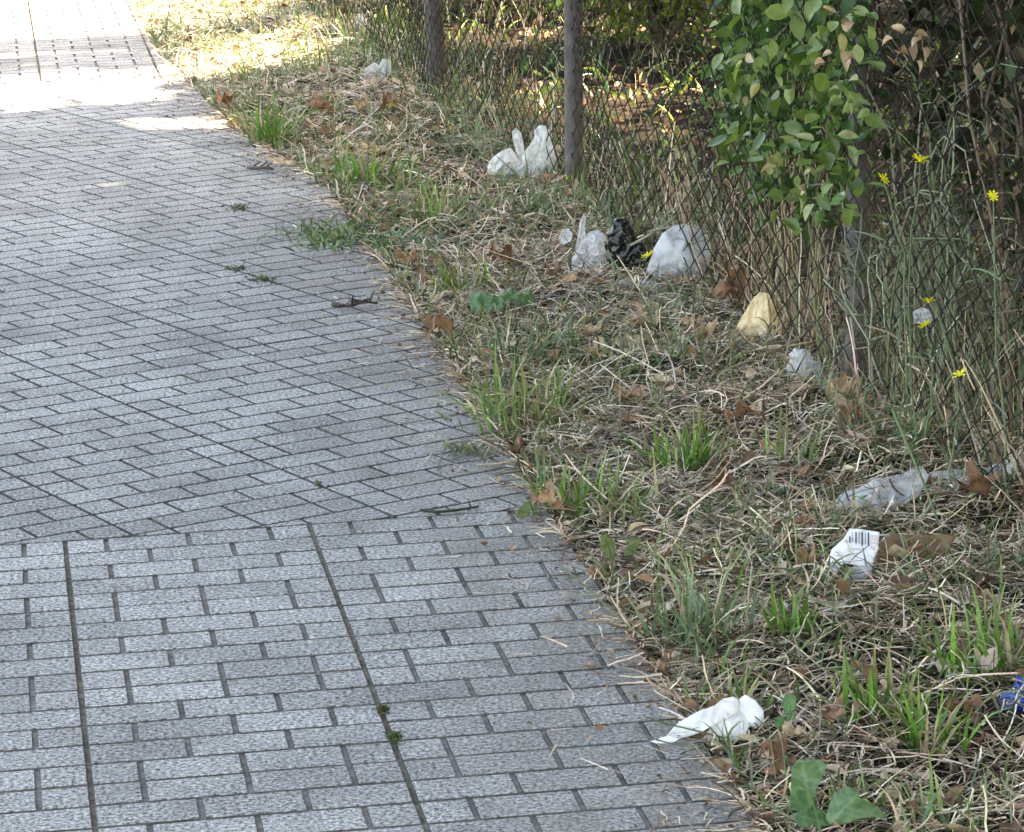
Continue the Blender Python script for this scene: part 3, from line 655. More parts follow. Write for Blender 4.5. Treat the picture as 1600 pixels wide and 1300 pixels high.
# ------------------------------------------------------------------ traced sheets, blobs
def star_sheet(outline, P0, nrm, amp, freq, mat_, name, parent, rings=7, seed=0, bulge=0.0, org=None, npts=56, midrib=None):
    if midrib: rings, npts = 18, 130
    pts = np.array([px_plane(x, y, P0, nrm) for x, y in outline]); c = pts.mean(0)
    seg = np.linalg.norm(np.roll(pts, -1, 0) - pts, axis=1); cum = np.concatenate([[0], np.cumsum(seg)]); per = cum[-1]
    pp = np.vstack([pts, pts[:1]]); s_ = np.sort(np.concatenate([np.linspace(0, per, npts, endpoint=False), cum[:-1]]))
    ol = np.stack([np.interp(s_, cum, pp[:, k]) for k in range(3)], 1); n = len(ol)
    nn = np.asarray(nrm, float) / np.linalg.norm(nrm); V = [c]
    for r in range(1, rings + 1): V += list(c + (ol - c) * (r / rings))
    V = np.array(V); size = per / 6
    for k in range(len(V)):
        q = Vector(V[k] * freq + seed * 3.7); rad = np.linalg.norm(V[k] - c) / size
        d = 0; a = 1
        for oc in range(3): d += a * (1 - 2.2 * abs(mnoise.noise(q * (2 ** oc)))); a *= .5
        V[k] += nn * (amp * (d - .6) + bulge * (1 - rad * rad))
    Fs = [(0, 1 + k, 1 + (k + 1) % n) for k in range(n)]
    for r in range(rings - 1):
        b = 1 + r * n; Fs += [(b + k, b + n + k, b + n + (k + 1) % n, b + (k + 1) % n) for k in range(n)]
    o0 = np.zeros(3) if org is None else np.asarray(org)
    me = pyd(name, V - o0, Fs, mat_, smooth=True); o = obj(name, me, parent)
    if midrib:
        q = proj(V); a0, a1 = np.array(midrib[0], float), np.array(midrib[1], float); ln = np.linalg.norm(a1 - a0); dd = (a1 - a0) / ln
        al = (q - a0) @ dd / ln; ds = np.abs((q - a0) @ np.array([-dd[1], dd[0]])) / ln
        ph = ((al - .55 * ds) * 6) % 1.0; vn = np.maximum(np.exp(-(ds / .035) ** 2), .6 * np.exp(-((ph - .5) / .10) ** 2))
        base_c = np.array([.085, .175, .065]); c4 = np.ones((len(V), 4), np.float32)
        c4[:, :3] = base_c * (1 + .12 * np.sin(al * 9 + ds * 14))[:, None] * (1 - vn[:, None] * .55) + np.array([.22, .31, .16]) * vn[:, None] * .55
        at = me.color_attributes.new('Col', 'FLOAT_COLOR', 'POINT'); at.data.foreach_set('color', c4.ravel()); me.materials.clear(); me.materials.append(MAT['grass'])
    sm = o.modifiers.new('thickness', 'SOLIDIFY'); sm.thickness = .0008; return o
def blob(base, blobs, mat_, name, parent, amp=.004, freq=28, vox=.004, seed=0, smooth=True, stretch=(1, 1, 1)):
    """blobs in photo pixels round the base point: (dx, up, rx, rup, rdepth, ddepth, tilt)"""
    m = mpp(base); bm = bmesh.new()
    rt = Vector((_r0[0], _r0[1], 0)); dp = Vector((_fw[0], _fw[1], 0)).normalized()
    for bl in blobs:
        dx, up_, rx, ru, rd, dd, tl = (list(bl) + [0] * 7)[:7]; rd = rd or .7 * rx
        mat4 = Matrix.Translation((rt * dx + dp * dd + Vector((0, 0, 1)) * up_) * m) @ Matrix.Rotation(math.atan2(rt[1], rt[0]), 4, 'Z') @ Matrix.Rotation(R(tl), 4, 'Y') @ Matrix.Diagonal((rx * m, rd * m, ru * m, 1))
        bmesh.ops.create_icosphere(bm, subdivisions=4, radius=1, matrix=mat4)
    me = bpy.data.meshes.new('tmp'); bm.to_mesh(me); bm.free(); o = bpy.data.objects.new('tmp', me); COL.objects.link(o)
    md = o.modifiers.new('r', 'REMESH'); md.mode = 'VOXEL'; md.voxel_size = vox; dg = bpy.context.evaluated_depsgraph_get()
    m2 = bpy.data.meshes.new_from_object(o.evaluated_get(dg)); bpy.data.objects.remove(o); bpy.data.meshes.remove(me)
    m2.name = name; n = len(m2.vertices); co = np.zeros(n * 3); m2.vertices.foreach_get('co', co); co = co.reshape(-1, 3)
    no = np.zeros(n * 3); m2.vertices.foreach_get('normal', no); no = no.reshape(-1, 3)
    for k in range(n):
        q = Vector(co[k] * np.array(stretch)) * freq + Vector((seed * 5.1, seed, 0)); d = 0; a = 1
        for oc in range(3): d += a * (1 - 2.4 * abs(mnoise.noise(q * (2.1 ** oc)))); a *= .5
        dist = mnoise.voronoi(q * .8)[0]; d += 1.1 * min(dist[1] - dist[0], .5)
        co[k] += no[k] * amp * (d - .9)
    co[:, 2] = np.maximum(co[:, 2], -.012); m2.vertices.foreach_set('co', co.ravel()); m2.materials.clear(); m2.materials.append(mat_)
    if smooth: m2.polygons.foreach_set('use_smooth', [True] * len(m2.polygons))
    m2.update(); return obj(name, m2, parent)
def gp(x, y): p = px(x, y); p[2] = float(gz(p[0], p[1])); return p
UPN = np.array([0, 0, 1.0]); BK = -np.array([_fw[0], _fw[1], 0]) / math.hypot(_fw[0], _fw[1])
def lean(a): return BK * math.cos(R(a)) + UPN * math.sin(R(a))       # a = degrees the sheet leans back from upright

# ------------------------------------------------------------------ litter things
def thing(name, x, y, label, catg, group=None): return tag(empty(name, gp(x, y)), label, catg, group)
t = thing('plastic_bag', 815, 285, 'white plastic bag with two upright peaks beside the middle fence post', 'plastic bag')
B0 = gp(815, 286); NB = lean(12)
for nm_, ol, off_, bu, sd_ in [('bag_body', [(762, 277), (762, 258), (770, 246), (785, 236), (797, 231), (805, 240), (812, 252), (818, 264), (802, 276), (780, 281)], .0, .022, 1),
        ('handle', [(800, 205), (806, 200), (813, 206), (817, 220), (820, 238), (819, 254), (811, 252), (805, 232), (801, 216)], -.012, .006, 2),
        ('bag_body', [(815, 244), (828, 227), (836, 213), (834, 205), (842, 196), (852, 196), (858, 204), (862, 222), (867, 242), (872, 260), (869, 276), (850, 280), (825, 280), (816, 266)], .006, .020, 3),
        ('bag_body', [(760, 284), (772, 262), (800, 256), (830, 254), (868, 260), (874, 282), (850, 288), (800, 289)], -.004, .026, 4)]:
    star_sheet(ol, B0 + BK * off_, NB, .0075, 34, MAT['whitebag'], nm_, t, org=gp(815, 285), rings=12, npts=80, bulge=bu, seed=sd_)
    if nm_ == 'bag_body': star_sheet(ol, B0 + BK * (off_ - .03), NB, .006, 30, MAT['whitebag'], 'bag_back', t, org=gp(815, 285), rings=9, npts=60, bulge=-bu * .8, seed=sd_ + 20)
t = thing('plastic_bag', 925, 432, 'crumpled clear plastic bag with a pointed tip left of the black bag', 'plastic bag')
B0 = gp(922, 432)
for ol, off_, bu, sd_ in [([(892, 428), (891, 408), (900, 396), (908, 380), (922, 362), (934, 358), (944, 366), (950, 382), (950, 404), (946, 424), (925, 432), (905, 432)], .0, .018, 1),
        ([(898, 394), (902, 372), (906, 350), (912, 332), (916, 338), (914, 360), (916, 380), (914, 398)], .004, .004, 2),
        ([(873, 372), (878, 360), (888, 357), (895, 366), (892, 378), (880, 382)], -.006, .004, 3), ([(912, 376), (926, 366), (940, 372), (948, 392), (940, 404), (922, 398)], .02, .008, 4)]:
    star_sheet(ol, B0 + BK * off_, lean(14), .008, 36, MAT['clear2'], 'sheet', t, org=gp(925, 432), rings=10, npts=70, bulge=bu, seed=sd_)
t = thing('plastic_bag', 985, 436, 'shiny black plastic bag between the clear bag and the pale grey bag', 'plastic bag')
blob(gp(985, 436), [(-12, 45, 24, 48, 20), (8, 28, 28, 34, 20), (-20, 66, 14, 20, 14)], MAT['blackbag'], 'bag', t, .006, 42, .0035, 3)
t = thing('plastic_bag', 1062, 442, 'large pale grey plastic bag half behind stems near the climber', 'plastic bag')
B0 = gp(1060, 446); ol = [(1004, 440), (1014, 412), (1022, 388), (1034, 366), (1052, 353), (1080, 349), (1096, 358), (1108, 372), (1111, 392), (1106, 418), (1090, 440), (1060, 448), (1030, 447)]
star_sheet(ol, B0, lean(12), .0085, 15, MAT['greybag'], 'bag_front', t, org=gp(1062, 442), rings=13, npts=90, bulge=.030, seed=3)
star_sheet(ol, B0 - BK * .03, lean(12), .006, 15, MAT['greybag'], 'bag_back', t, org=gp(1062, 442), rings=9, npts=70, bulge=-.03, seed=7)
star_sheet([(965, 440), (1000, 436), (1040, 446), (1050, 462), (1020, 470), (985, 468), (966, 465)], gp(1005, 460) + UPN * .012, lean(70), .006, 25, MAT['clear2'], 'loose_flap', t, org=gp(1062, 442))
t = thing('paper_bag', 1190, 548, 'creased beige paper bag standing up like a tent', 'paper bag')
ob_ = gp(1190, 548); n1 = lean(14) - 0.35 * _rt; n2 = lean(14) + 0.55 * _rt; pk = px_plane(1196, 500, ob_ + UPN * .0, lean(14))
star_sheet([(1140, 540), (1150, 515), (1164, 490), (1178, 466), (1188, 456), (1198, 458), (1202, 480), (1204, 505), (1200, 530), (1186, 524), (1170, 538), (1152, 546)], pk, n1, .0060, 30, MAT['paper'], 'front_panel', t, org=ob_, rings=10, npts=80, bulge=.006)
star_sheet([(1198, 458), (1206, 464), (1212, 486), (1224, 505), (1232, 525), (1241, 543), (1226, 552), (1206, 556), (1200, 530), (1204, 505), (1202, 480)], pk, n2, .0055, 32, MAT['paper'], 'side_panel', t, org=ob_, rings=10, npts=80, seed=2, bulge=.004)
star_sheet([(1150, 540), (1178, 462), (1204, 462), (1236, 538), (1200, 548)], pk - BK * .045, lean(-14), .004, 30, MAT['paper'], 'back_panel', t, org=ob_, rings=8, npts=60, seed=5)
star_sheet([(1142, 542), (1170, 538), (1188, 530), (1176, 548), (1150, 556)], ob_ + UPN * .01, lean(55), .002, 40, MAT['paper'], 'folded_hem', t, org=ob_, rings=5, npts=40, seed=9)
t = thing('plastic_cup', 1252, 612, 'crushed cloudy plastic cup right below the beige paper bag', 'plastic cup')
blob(gp(1250, 612), [(0, 30, 20, 30, 16), (-2, 52, 17, 10, 14), (-4, 8, 12, 14, 10), (22, 22, 14, 18, 10)], MAT['clear2'], 'cup', t, .004, 40, .003, 6, stretch=(1.6, 1, .4))
t = thing('plastic_film', 1400, 790, 'long twisted strip of clear plastic film lying on the straw', 'plastic film')
G0 = gp(1400, 790)
star_sheet([(1268, 826), (1290, 790), (1330, 768), (1390, 748), (1440, 735), (1450, 752), (1432, 785), (1390, 806), (1340, 822), (1300, 838)], gp(1360, 800) + UPN * .05, lean(52), .016, 13, MAT['clear'], 'sheet', t, org=G0, rings=12, npts=90)
star_sheet([(1436, 752), (1462, 740), (1500, 738), (1560, 722), (1620, 705), (1625, 728), (1570, 748), (1520, 762), (1480, 775), (1446, 775)], gp(1530, 760) + UPN * .055, lean(50), .014, 14, MAT['clear'], 'sheet', t, org=G0, rings=10, npts=80, seed=4)
t = thing('carton', 1338, 915, 'torn white printed carton with black bars beside the brown leathery leaf', 'carton')
Pc = gp(1335, 917); nc = lean(28)
star_sheet([(1298, 860), (1318, 842), (1328, 826), (1352, 828), (1374, 832), (1372, 855), (1362, 886), (1340, 884), (1318, 880), (1304, 896), (1297, 884)], Pc, nc, .0035, 26, MAT['card'], 'front_panel', t, org=gp(1338, 915))
star_sheet([(1322, 886), (1345, 884), (1362, 886), (1362, 914), (1340, 918), (1326, 912)], Pc, lean(10), .004, 30, MAT['greybag'], 'lower_flap', t, org=gp(1338, 915))
def strip(x0, y0, x1, y1, mat_, nm, P0, nrm, off, parent, org):
    pts = [px_plane(x, y, P0 + nrm * off, nrm) - org for x, y in ((x0, y0), (x1, y0), (x1, y1), (x0, y1))]
    back = [p - nrm * .0008 for p in pts]
    return obj(nm, pyd(nm, pts + back, [(0, 1, 2, 3), (7, 6, 5, 4), (0, 4, 5, 1), (1, 5, 6, 2), (2, 6, 7, 3), (3, 7, 4, 0)], mat_), parent)
for (x0, x1, y0, y1) in [(1327, 1329.0, 838, 848), (1332, 1332.8, 832, 846), (1336.5, 1338.5, 831, 849), (1342, 1342.8, 830, 850), (1346, 1348.4, 831, 852), (1352, 1352.8, 832, 850), (1356, 1358.2, 832, 853), (1321, 1324, 844, 847)]:
    strip(x0, y0, x1, y1, MAT['ink'], 'printed_bar', Pc, nc, .0062, t, gp(1338, 915))
MAT['print'] = plain('faded_print', (.62, .50, .52), .6, .3)
for (x0, x1, y0, y1) in [(1362, 1371, 836, 843), (1363, 1370, 846, 850), (1361, 1366, 853, 858), (1306, 1314, 862, 864), (1306, 1318, 867, 868.6), (1330, 1350, 857, 858.2)]:
    strip(x0, y0, x1, y1, MAT['print'], 'faded_print', Pc, nc, .0058, t, gp(1338, 915))
t = thing('leathery_leaf', 1440, 890, 'large brown leathery dead leaf standing beside the white printed carton', 'dead leaf')
star_sheet([(1388, 832), (1412, 836), (1450, 836), (1494, 838), (1482, 862), (1462, 880), (1446, 896), (1418, 890), (1402, 868)], gp(1440, 895), lean(32), .008, 22, MAT['brownsheet'], 'blade', t, org=gp(1440, 890), rings=9)
star_sheet([(1376, 846), (1392, 838), (1404, 866), (1416, 890), (1396, 902), (1376, 896), (1370, 870)], gp(1395, 904), lean(20), .006, 26, MAT['brownsheet'], 'folded_edge', t, org=gp(1440, 890), seed=5)
t = thing('tissue', 1120, 1160, 'crumpled white tissue at the pavement edge in the foreground', 'tissue')
B0 = gp(1110, 1160)
for ol, off_, bu, sd_ in [([(1036, 1150), (1060, 1130), (1085, 1118), (1115, 1108), (1130, 1094), (1145, 1089), (1156, 1094), (1154, 1112), (1140, 1124), (1118, 1136), (1094, 1148), (1066, 1153)], .0, .016, 1),
        ([(1104, 1144), (1134, 1118), (1158, 1104), (1174, 1128), (1162, 1154), (1146, 1160), (1120, 1156)], -.004, .009, 2),
        ([(1152, 1096), (1164, 1086), (1180, 1097), (1192, 1112), (1194, 1128), (1182, 1138), (1168, 1134), (1150, 1118)], -.010, .008, 3),
        ([(1016, 1158), (1045, 1150), (1070, 1151), (1052, 1161), (1028, 1163)], .0, .003, 4)]:
    star_sheet(ol, B0 + BK * off_ + UPN * .004, lean(32), .0042, 26, MAT['tissue'], 'fold', t, org=gp(1120, 1160), rings=11, npts=80, bulge=bu, seed=sd_)
t = thing('foil_wrapper', 1592, 1120, 'shiny blue wrapper with small cream print at the right edge', 'wrapper')
Pb = gp(1592, 1122)
ol = [(1560, 1100), (1563, 1087), (1576, 1080), (1585, 1074), (1587, 1058), (1595, 1062), (1603, 1076), (1625, 1074), (1648, 1082), (1650, 1108), (1625, 1124), (1604, 1120), (1592, 1112), (1580, 1118), (1567, 1112)]
star_sheet(ol, Pb, lean(25), .0050, 30, MAT['blue'], 'front', t, org=Pb, rings=12, npts=90, bulge=.012, seed=2)
star_sheet(ol, Pb - BK * .02, lean(25), .004, 30, MAT['blue'], 'back', t, org=Pb, rings=9, npts=70, bulge=-.012, seed=6)
nb_ = lean(25)
def ring(x, y, r0, r1, P0, nrm, mat_, nm, parent, org):
    V, Fs = [], []; n = 20
    for k in range(n):
        a = 2 * math.pi * k / n
        for r in (r0, r1): V.append(px_plane(x + r * math.cos(a), y + 1.2 * r * math.sin(a), P0, nrm) - org)
    V += [v - nrm * .002 for v in V]
    for k in range(n):
        a, b = 2 * k, 2 * ((k + 1) % n); Fs += [(a, a + 1, b + 1, b), (2 * n + a, 2 * n + b, 2 * n + b + 1, 2 * n + a + 1), (a + 1, 2 * n + a + 1, 2 * n + b + 1, b + 1), (a, b, 2 * n + b, 2 * n + a)]
    return obj(nm, pyd(nm, V, Fs, mat_), parent)
ring(1595, 1096, 2.6, 5.2, Pb + BK * .017, nb_, MAT['cream'], 'printed_ring', t, Pb)
strip(1582.5, 1077, 1585.5, 1084, MAT['cream'], 'printed_mark', Pb + BK * .014, nb_, .0, t, Pb)
t = thing('paper_scrap', 1222, 968, 'small round white scrap in the straw left of a green tuft', 'paper scrap')
blob(gp(1222, 966), [(0, 14, 10, 14, 7), (4, 22, 6, 8, 5)], MAT['tissue'], 'scrap', t, .002, 50, .002, 9)
t = thing('plastic_scrap', 592, 128, 'whitish plastic scrap in the far verge left of the far fence post', 'plastic scrap')
blob(gp(590, 130), [(-6, 12, 16, 14, 10), (10, 18, 10, 14, 8)], MAT['clear2'], 'scrap', t, .006, 30, .0045, 10)
t = thing('plastic_scrap', 566, 62, 'pale plastic scrap with a brown leaf, farther up the verge', 'plastic scrap')
blob(gp(566, 64), [(0, 16, 11, 20, 9), (-12, 4, 6, 5, 6)], MAT['clear2'], 'scrap', t, .006, 30, .0045, 11)
t = thing('plastic_wisp', 1440, 520, 'wisp of dirty clear plastic caught in the stems by two yellow flowers', 'plastic scrap')
pw = px_fence(1440, 492, .05); t.location = tuple(pw)
star_sheet([(1426, 488), (1440, 480), (1456, 486), (1458, 500), (1444, 508), (1428, 504)], pw, lean(10), .008, 60, MAT['clear'], 'wisp', t, org=pw, npts=30)
t = thing('paper_scrap', 985, 548, 'pale torn paper scrap left of the beige paper bag', 'paper scrap')
star_sheet([(962, 536), (978, 522), (1002, 524), (1008, 540), (996, 556), (972, 554)], gp(985, 556) + UPN * .012, lean(45), .006, 35, MAT['paleleaf'], 'scrap', t, org=gp(985, 548), npts=36)
t = thing('paper_scrap', 1540, 702, 'off-white scrap above the far end of the clear film', 'paper scrap')
star_sheet([(1524, 694), (1540, 686), (1558, 682), (1554, 692), (1536, 698)], gp(1540, 704) + UPN * .03, lean(40), .003, 35, MAT['tissue'], 'scrap', t, org=gp(1540, 702), npts=30)

# ------------------------------------------------------------------ dry plane leaves (things)
def plane_leaf_mesh(size, curl, seed, mat_):
    rs = random.Random(seed); n = 60; rings = 6; V = [(0, 0, 0)]
    lob = [(-2.25, .62), (-1.15, .88), (0, 1.0), (1.15, .88), (2.25, .62)]
    for r in range(1, rings + 1):
        for k in range(n):
            a = -math.pi + 2 * math.pi * k / n; rad = .50
            for la, lr in lob: rad = max(rad, lr * max(0, 1 - abs(a - la) / .62) ** .75 + .30 * (abs(a - la) < .7))
            rad *= .96 + .07 * math.sin(k * 2.9 + seed); f = r / rings * rad * size * .55
            V.append((f * math.cos(a), f * math.sin(a), 0))
    V = np.array(V); Fs = [(0, 1 + k, 1 + (k + 1) % n) for k in range(n)]
    for r in range(rings - 1):
        b = 1 + r * n; Fs += [(b + k, b + n + k, b + n + (k + 1) % n, b + (k + 1) % n) for k in range(n)]
    # curl: roll round the leaf axis, cup, crumple
    rc = size / max(curl, .05); x, y = V[:, 0].copy(), V[:, 1].copy()
    V[:, 1] = rc * np.sin(y / rc); V[:, 2] = rc * (1 - np.cos(y / rc)) + curl * .35 * x * x / size * np.sign(np.sin(seed * 7.3) + .3)
    for k in range(len(V)): V[k, 2] += size * .14 * curl * mnoise.noise(Vector(V[k]) * (3.2 / size) + Vector((seed, 0, 0))) + size * .07 * mnoise.noise(Vector(V[k]) * (9 / size) + Vector((seed, 3, 0)))
    V[:, 2] -= V[:, 2].min(); return pyd('leaf_blade', V, Fs, mat_, smooth=True)
def dryleaf(x, y, spx, curl, seed, label, mat_='dryleaf', rot=None, lift=.012, grp='dry plane leaves'):
    p = gp(x, y); s_ = spx * mpp(p); p[2] += lift + .008
    t = tag(empty('fallen_leaf', p), label, 'fallen leaf', grp)
    o = obj('leaf_blade', plane_leaf_mesh(s_ * .95, curl * 1.5, seed, MAT[mat_]), t, rot=rot or (random.uniform(-.32, .32), random.uniform(-.32, .32), random.uniform(0, 6.28)))
    V, F = tube(bez((-.02 * s_, 0, .01 * s_), (-.35 * s_, .02 * s_, .12 * s_), (-.72 * s_, .1 * s_, .1 * s_), 6), np.linspace(.0016, .001, 6), 4)
    obj('stalk', mesh_np('stalk', V, F, MAT['dryleaf']), t, rot=o.rotation_euler)
for a in [
    (1330, 690, 90, 1.5, 1, 'large orange brown curled leaf at the foot of the near fence post'),
    (1305, 655, 66, 2.2, 2, 'dark brown curled leaf left of the near post foot'),
    (1372, 668, 60, 2.0, 3, 'brown leaf tucked right of the near post foot'),
    (1152, 488, 80, 1.6, 4, 'red brown leaf leaning behind the beige paper bag'),
    (1128, 500, 56, 2.2, 5, 'crumpled dark red leaf left of the beige paper bag'),
    (1540, 815, 80, 1.7, 6, 'red brown leaf below the far end of the clear film'),
    (895, 322, 46, 1.3, 7, 'orange brown leaf at the foot of the middle post'),
    (925, 318, 50, 2.5, 8, 'rolled brown leaf right of the middle post foot'),
    (950, 420, 60, 1.6, 9, 'brown leaf against the crumpled clear bag'),
    (352, 178, 40, 2.2, 10, 'curled brown leaf at the far pavement edge by the bright tuft'),
    (498, 190, 44, 2.2, 11, 'brown leaf in the far straw right of the bright tuft'),
    (612, 190, 36, 2.0, 12, 'dark brown leaf under the small yellow flower of the far verge'),
    (533, 42, 44, 1.9, 13, 'brown leaf at the top of the far verge'),
    (640, 420, 56, 2.2, 14, 'dark red leaf at the pavement edge below the creeping weed'),
    (785, 425, 60, 2.0, 15, 'brown leaf in the straw above the lobed green leaf'),
    (700, 540, 60, 2.2, 16, 'brown leaf at the pavement edge beside the blue green tuft'),
    (1160, 690, 66, 1.5, 17, 'pale brown leaf right of the tall bright tuft'),
    (985, 640, 55, 1.8, 18, 'reddish leaf half buried in the straw left of the tall tuft'),
    (805, 715, 45, 2.2, 19, 'dark red leaf beside the small leaved creeping weed'),
    (860, 815, 60, 2.0, 20, 'brown leaf at the pavement edge by the arching tuft'),
    (1265, 905, 60, 2.0, 21, 'brown leaf left of the white printed carton'),
    (1205, 1205, 56, 2.2, 22, 'orange brown leaf between tissue and large green leaves'),
    (1300, 1145, 60, 1.6, 23, 'brown leaf right of the small broadleaf plant'),
    (1500, 1150, 70, 1.6, 24, 'pinkish brown leaf in the straw near the blue wrapper'),
    (1310, 1290, 60, 1.4, 25, 'dark brown leaf under the large green leaves'),
    (1260, 845, 50, 2.0, 26, 'brown leaf under the left end of the clear film'),
    (1085, 555, 66, 1.8, 27, 'brown leaf in the straw left below the beige paper bag'),
    (870, 455, 40, 2.0, 29, 'small brown leaf right of the lobed green leaf')]:
    dryleaf(*a)
for a in [
    (560, 186, 30, 1.4, 31, 'pale pinkish leaf in the far straw'), (578, 248, 50, 1.0, 32, 'pale tan leaf behind the fresh green tuft'),
    (440, 268, 46, .5, 33, 'flat tan leaf lying on the far pavement'), (1010, 530, 60, 1.2, 34, 'pale leaf beside the torn paper scrap'),
    (1245, 1170, 60, 1.2, 35, 'pale leaf right of the white tissue'), (735, 165, 40, 2.0, 36, 'tan leaf caught at the wire right of the far post'),
    (920, 545, 46, 1.4, 37, 'pale leaf in the straw right of the blue green tuft'), (1250, 520, 55, 1.2, 38, 'pale brown leaf behind the beige paper bag')]:
    dryleaf(*a, mat_='paleleaf')

# ------------------------------------------------------------------ green broad leaves
t = thing('broadleaf_plant', 785, 505, 'lobed green leaf lying wavy over the straw by the pavement', 'broadleaf plant')
Po = gp(785, 500)
star_sheet([(732, 470), (738, 456), (762, 462), (778, 468), (800, 450), (808, 462), (824, 456), (838, 468), (826, 478), (800, 474), (782, 488), (760, 490), (738, 490)], Po + UPN * .05, lean(50), .006, 22, MAT['broad'], 'leaf', t, org=gp(785, 505), bulge=.006, midrib=((788, 490), (776, 452)))
V, F = tube(bez(Po - gp(785, 505), Po + UPN * .02 - gp(785, 505), px_plane(790, 478, Po + UPN * .05, lean(50)) - gp(785, 505), 6), [.0025] * 6, 5)
obj('stalk', mesh_np('stalk', V, F, MAT['broad']), t)
t = thing('broadleaf_plant', 1290, 1300, 'two large green leaves low at the bottom edge of the verge', 'broadleaf plant')
Po = gp(1285, 1312); og = gp(1290, 1300)
star_sheet([(1232, 1270), (1236, 1230), (1238, 1196), (1248, 1187), (1282, 1190), (1292, 1196), (1286, 1212), (1276, 1228), (1272, 1255), (1262, 1268), (1245, 1268)], Po + UPN * .01, lean(42), .0035, 18, MAT['broad'], 'leaf', t, org=og, bulge=-.014, midrib=((1268, 1268), (1252, 1188)))
star_sheet([(1290, 1280), (1296, 1258), (1306, 1240), (1322, 1231), (1336, 1238), (1342, 1254), (1358, 1258), (1370, 1264), (1390, 1276), (1366, 1280), (1345, 1284), (1318, 1292), (1296, 1290)], Po + UPN * .012, lean(40), .004, 18, MAT['broad'], 'leaf', t, org=og, bulge=.014, seed=3, midrib=((1294, 1288), (1340, 1242)))
star_sheet([(1234, 1272), (1250, 1268), (1270, 1262), (1290, 1272), (1294, 1290), (1268, 1294), (1248, 1290)], Po + UPN * .006, lean(60), .003, 18, MAT['broad'], 'leaf', t, org=og, bulge=.004, seed=6, midrib=((1292, 1288), (1240, 1272)))
t = thing('broadleaf_plant', 975, 880, 'two olive green leaves upright at the pavement edge below the arching tuft', 'broadleaf plant')
star_sheet([(938, 838), (948, 832), (960, 846), (962, 866), (956, 880), (944, 872), (938, 856)], gp(950, 885), lean(20), .003, 24, MAT['olive'], 'leaf', t, org=gp(975, 880), rings=6)
star_sheet([(978, 846), (990, 838), (1004, 842), (996, 858), (984, 874), (976, 870)], gp(985, 880), lean(25), .003, 24, MAT['olive'], 'leaf', t, org=gp(975, 880), rings=6, seed=2)
t = thing('broadleaf_plant', 820, 812, 'small green leaf at the corner of the rotated paving', 'broadleaf plant')
star_sheet([(806, 806), (812, 792), (826, 782), (832, 792), (826, 806), (814, 810)], gp(820, 812), lean(30), .003, 24, MAT['olive'], 'leaf', t, org=gp(820, 812), rings=5, npts=30)
t = thing('broadleaf_plant', 1226, 1165, 'small upright broadleaf plant right of the white tissue', 'broadleaf plant')
ob_ = gp(1226, 1165)
for k, ol in enumerate([[(1222, 1092), (1234, 1082), (1244, 1088), (1244, 1106), (1234, 1116), (1224, 1110)], [(1208, 1122), (1222, 1118), (1232, 1128), (1222, 1140), (1210, 1136)], [(1206, 1150), (1220, 1142), (1224, 1156), (1214, 1166), (1204, 1164)], [(1226, 1112), (1236, 1106), (1246, 1116), (1240, 1126), (1228, 1124)]]):
    star_sheet(ol, ob_, lean(18), .003, 30, MAT['olive' if k == 2 else 'broad'], 'leaf', t, org=ob_, rings=5, npts=30, seed=k)
V, F = tube(bez((0, 0, 0), px_plane(1230, 1130, ob_, lean(18)) - ob_, px_plane(1234, 1100, ob_, lean(18)) - ob_, 6), [.0018] * 6, 5)
obj('stem', mesh_np('stem', V, F, MAT['broad']), t)

# ------------------------------------------------------------------ twigs and stalks on the ground
def stalk(name, pts, r_px, col, label, catg='twig', grp=None, side=0):
    P0 = np.array(pts[0][3] if len(pts[0]) > 3 else px(pts[0][0], pts[0][1], pts[0][2])); A = np.array([px(a[0], a[1], a[2]) for a in pts])
    s_ = np.concatenate([[0], np.cumsum(np.linalg.norm(np.diff(A, axis=0), axis=1))]); n = max(8, len(A) * 4); tt = np.linspace(0, s_[-1], n)
    B = np.stack([np.interp(tt, s_, A[:, k]) for k in range(3)], 1)
    for _ in range(2): B[1:-1] = (B[:-2] + 2 * B[1:-1] + B[2:]) / 4
    o0 = A[0].copy(); m = mpp(A[0]); V, F = tube(B - o0, np.linspace(r_px, r_px * .6, n) * m, 6)
    t = tag(empty(name, o0), label, catg, grp)
    obj('stem', mesh_np('stem', V, F, MAT['twig'], pal(1, [col], .05).repeat(len(V), 0), smooth=True), t)
    if side:
        pr = []
        for k in range(side):
            j = rng.integers(2, n - 1); L_ = rng.uniform(8, 24) * m; d = rng.normal(0, 1, 3); d[2] = abs(d[2]) * .6; d /= np.linalg.norm(d)
            V, F = tube(bez(B[j] - o0, B[j] - o0 + d * L_ * .6, B[j] - o0 + d * L_ + np.array([0, 0, -.1 * L_]), 5), np.linspace(r_px * .6, r_px * .3, 5) * m, 4); pr.append((V, F, pal(1, [col], .1).repeat(len(V), 0)))
        q = cat(pr); tag(obj('side_shoot', mesh_np('side_shoot', q[0], q[1], MAT['twig'], q[2]), t), kind='stuff')
    return t
TW = (.30, .21, .15); GG = (.16, .19, .12); PT = (.52, .42, .28)
stalk('twig', [(1105, 590, .03), (1180, 560, .05), (1240, 535, .06), (1300, 487, .10)], 2.6, TW, 'brown twig slanting past the beige paper bag towards the fence post')
stalk('twig', [(1100, 572, .02), (1170, 548, .035), (1240, 540, .05), (1318, 522, .06)], 2.2, PT, 'pale twig lying across the straw below the beige paper bag')
stalk('twig', [(1060, 620, .02), (1150, 606, .035), (1290, 588, .05)], 1.8, TW, 'thin twig passing in front of the crushed cup')
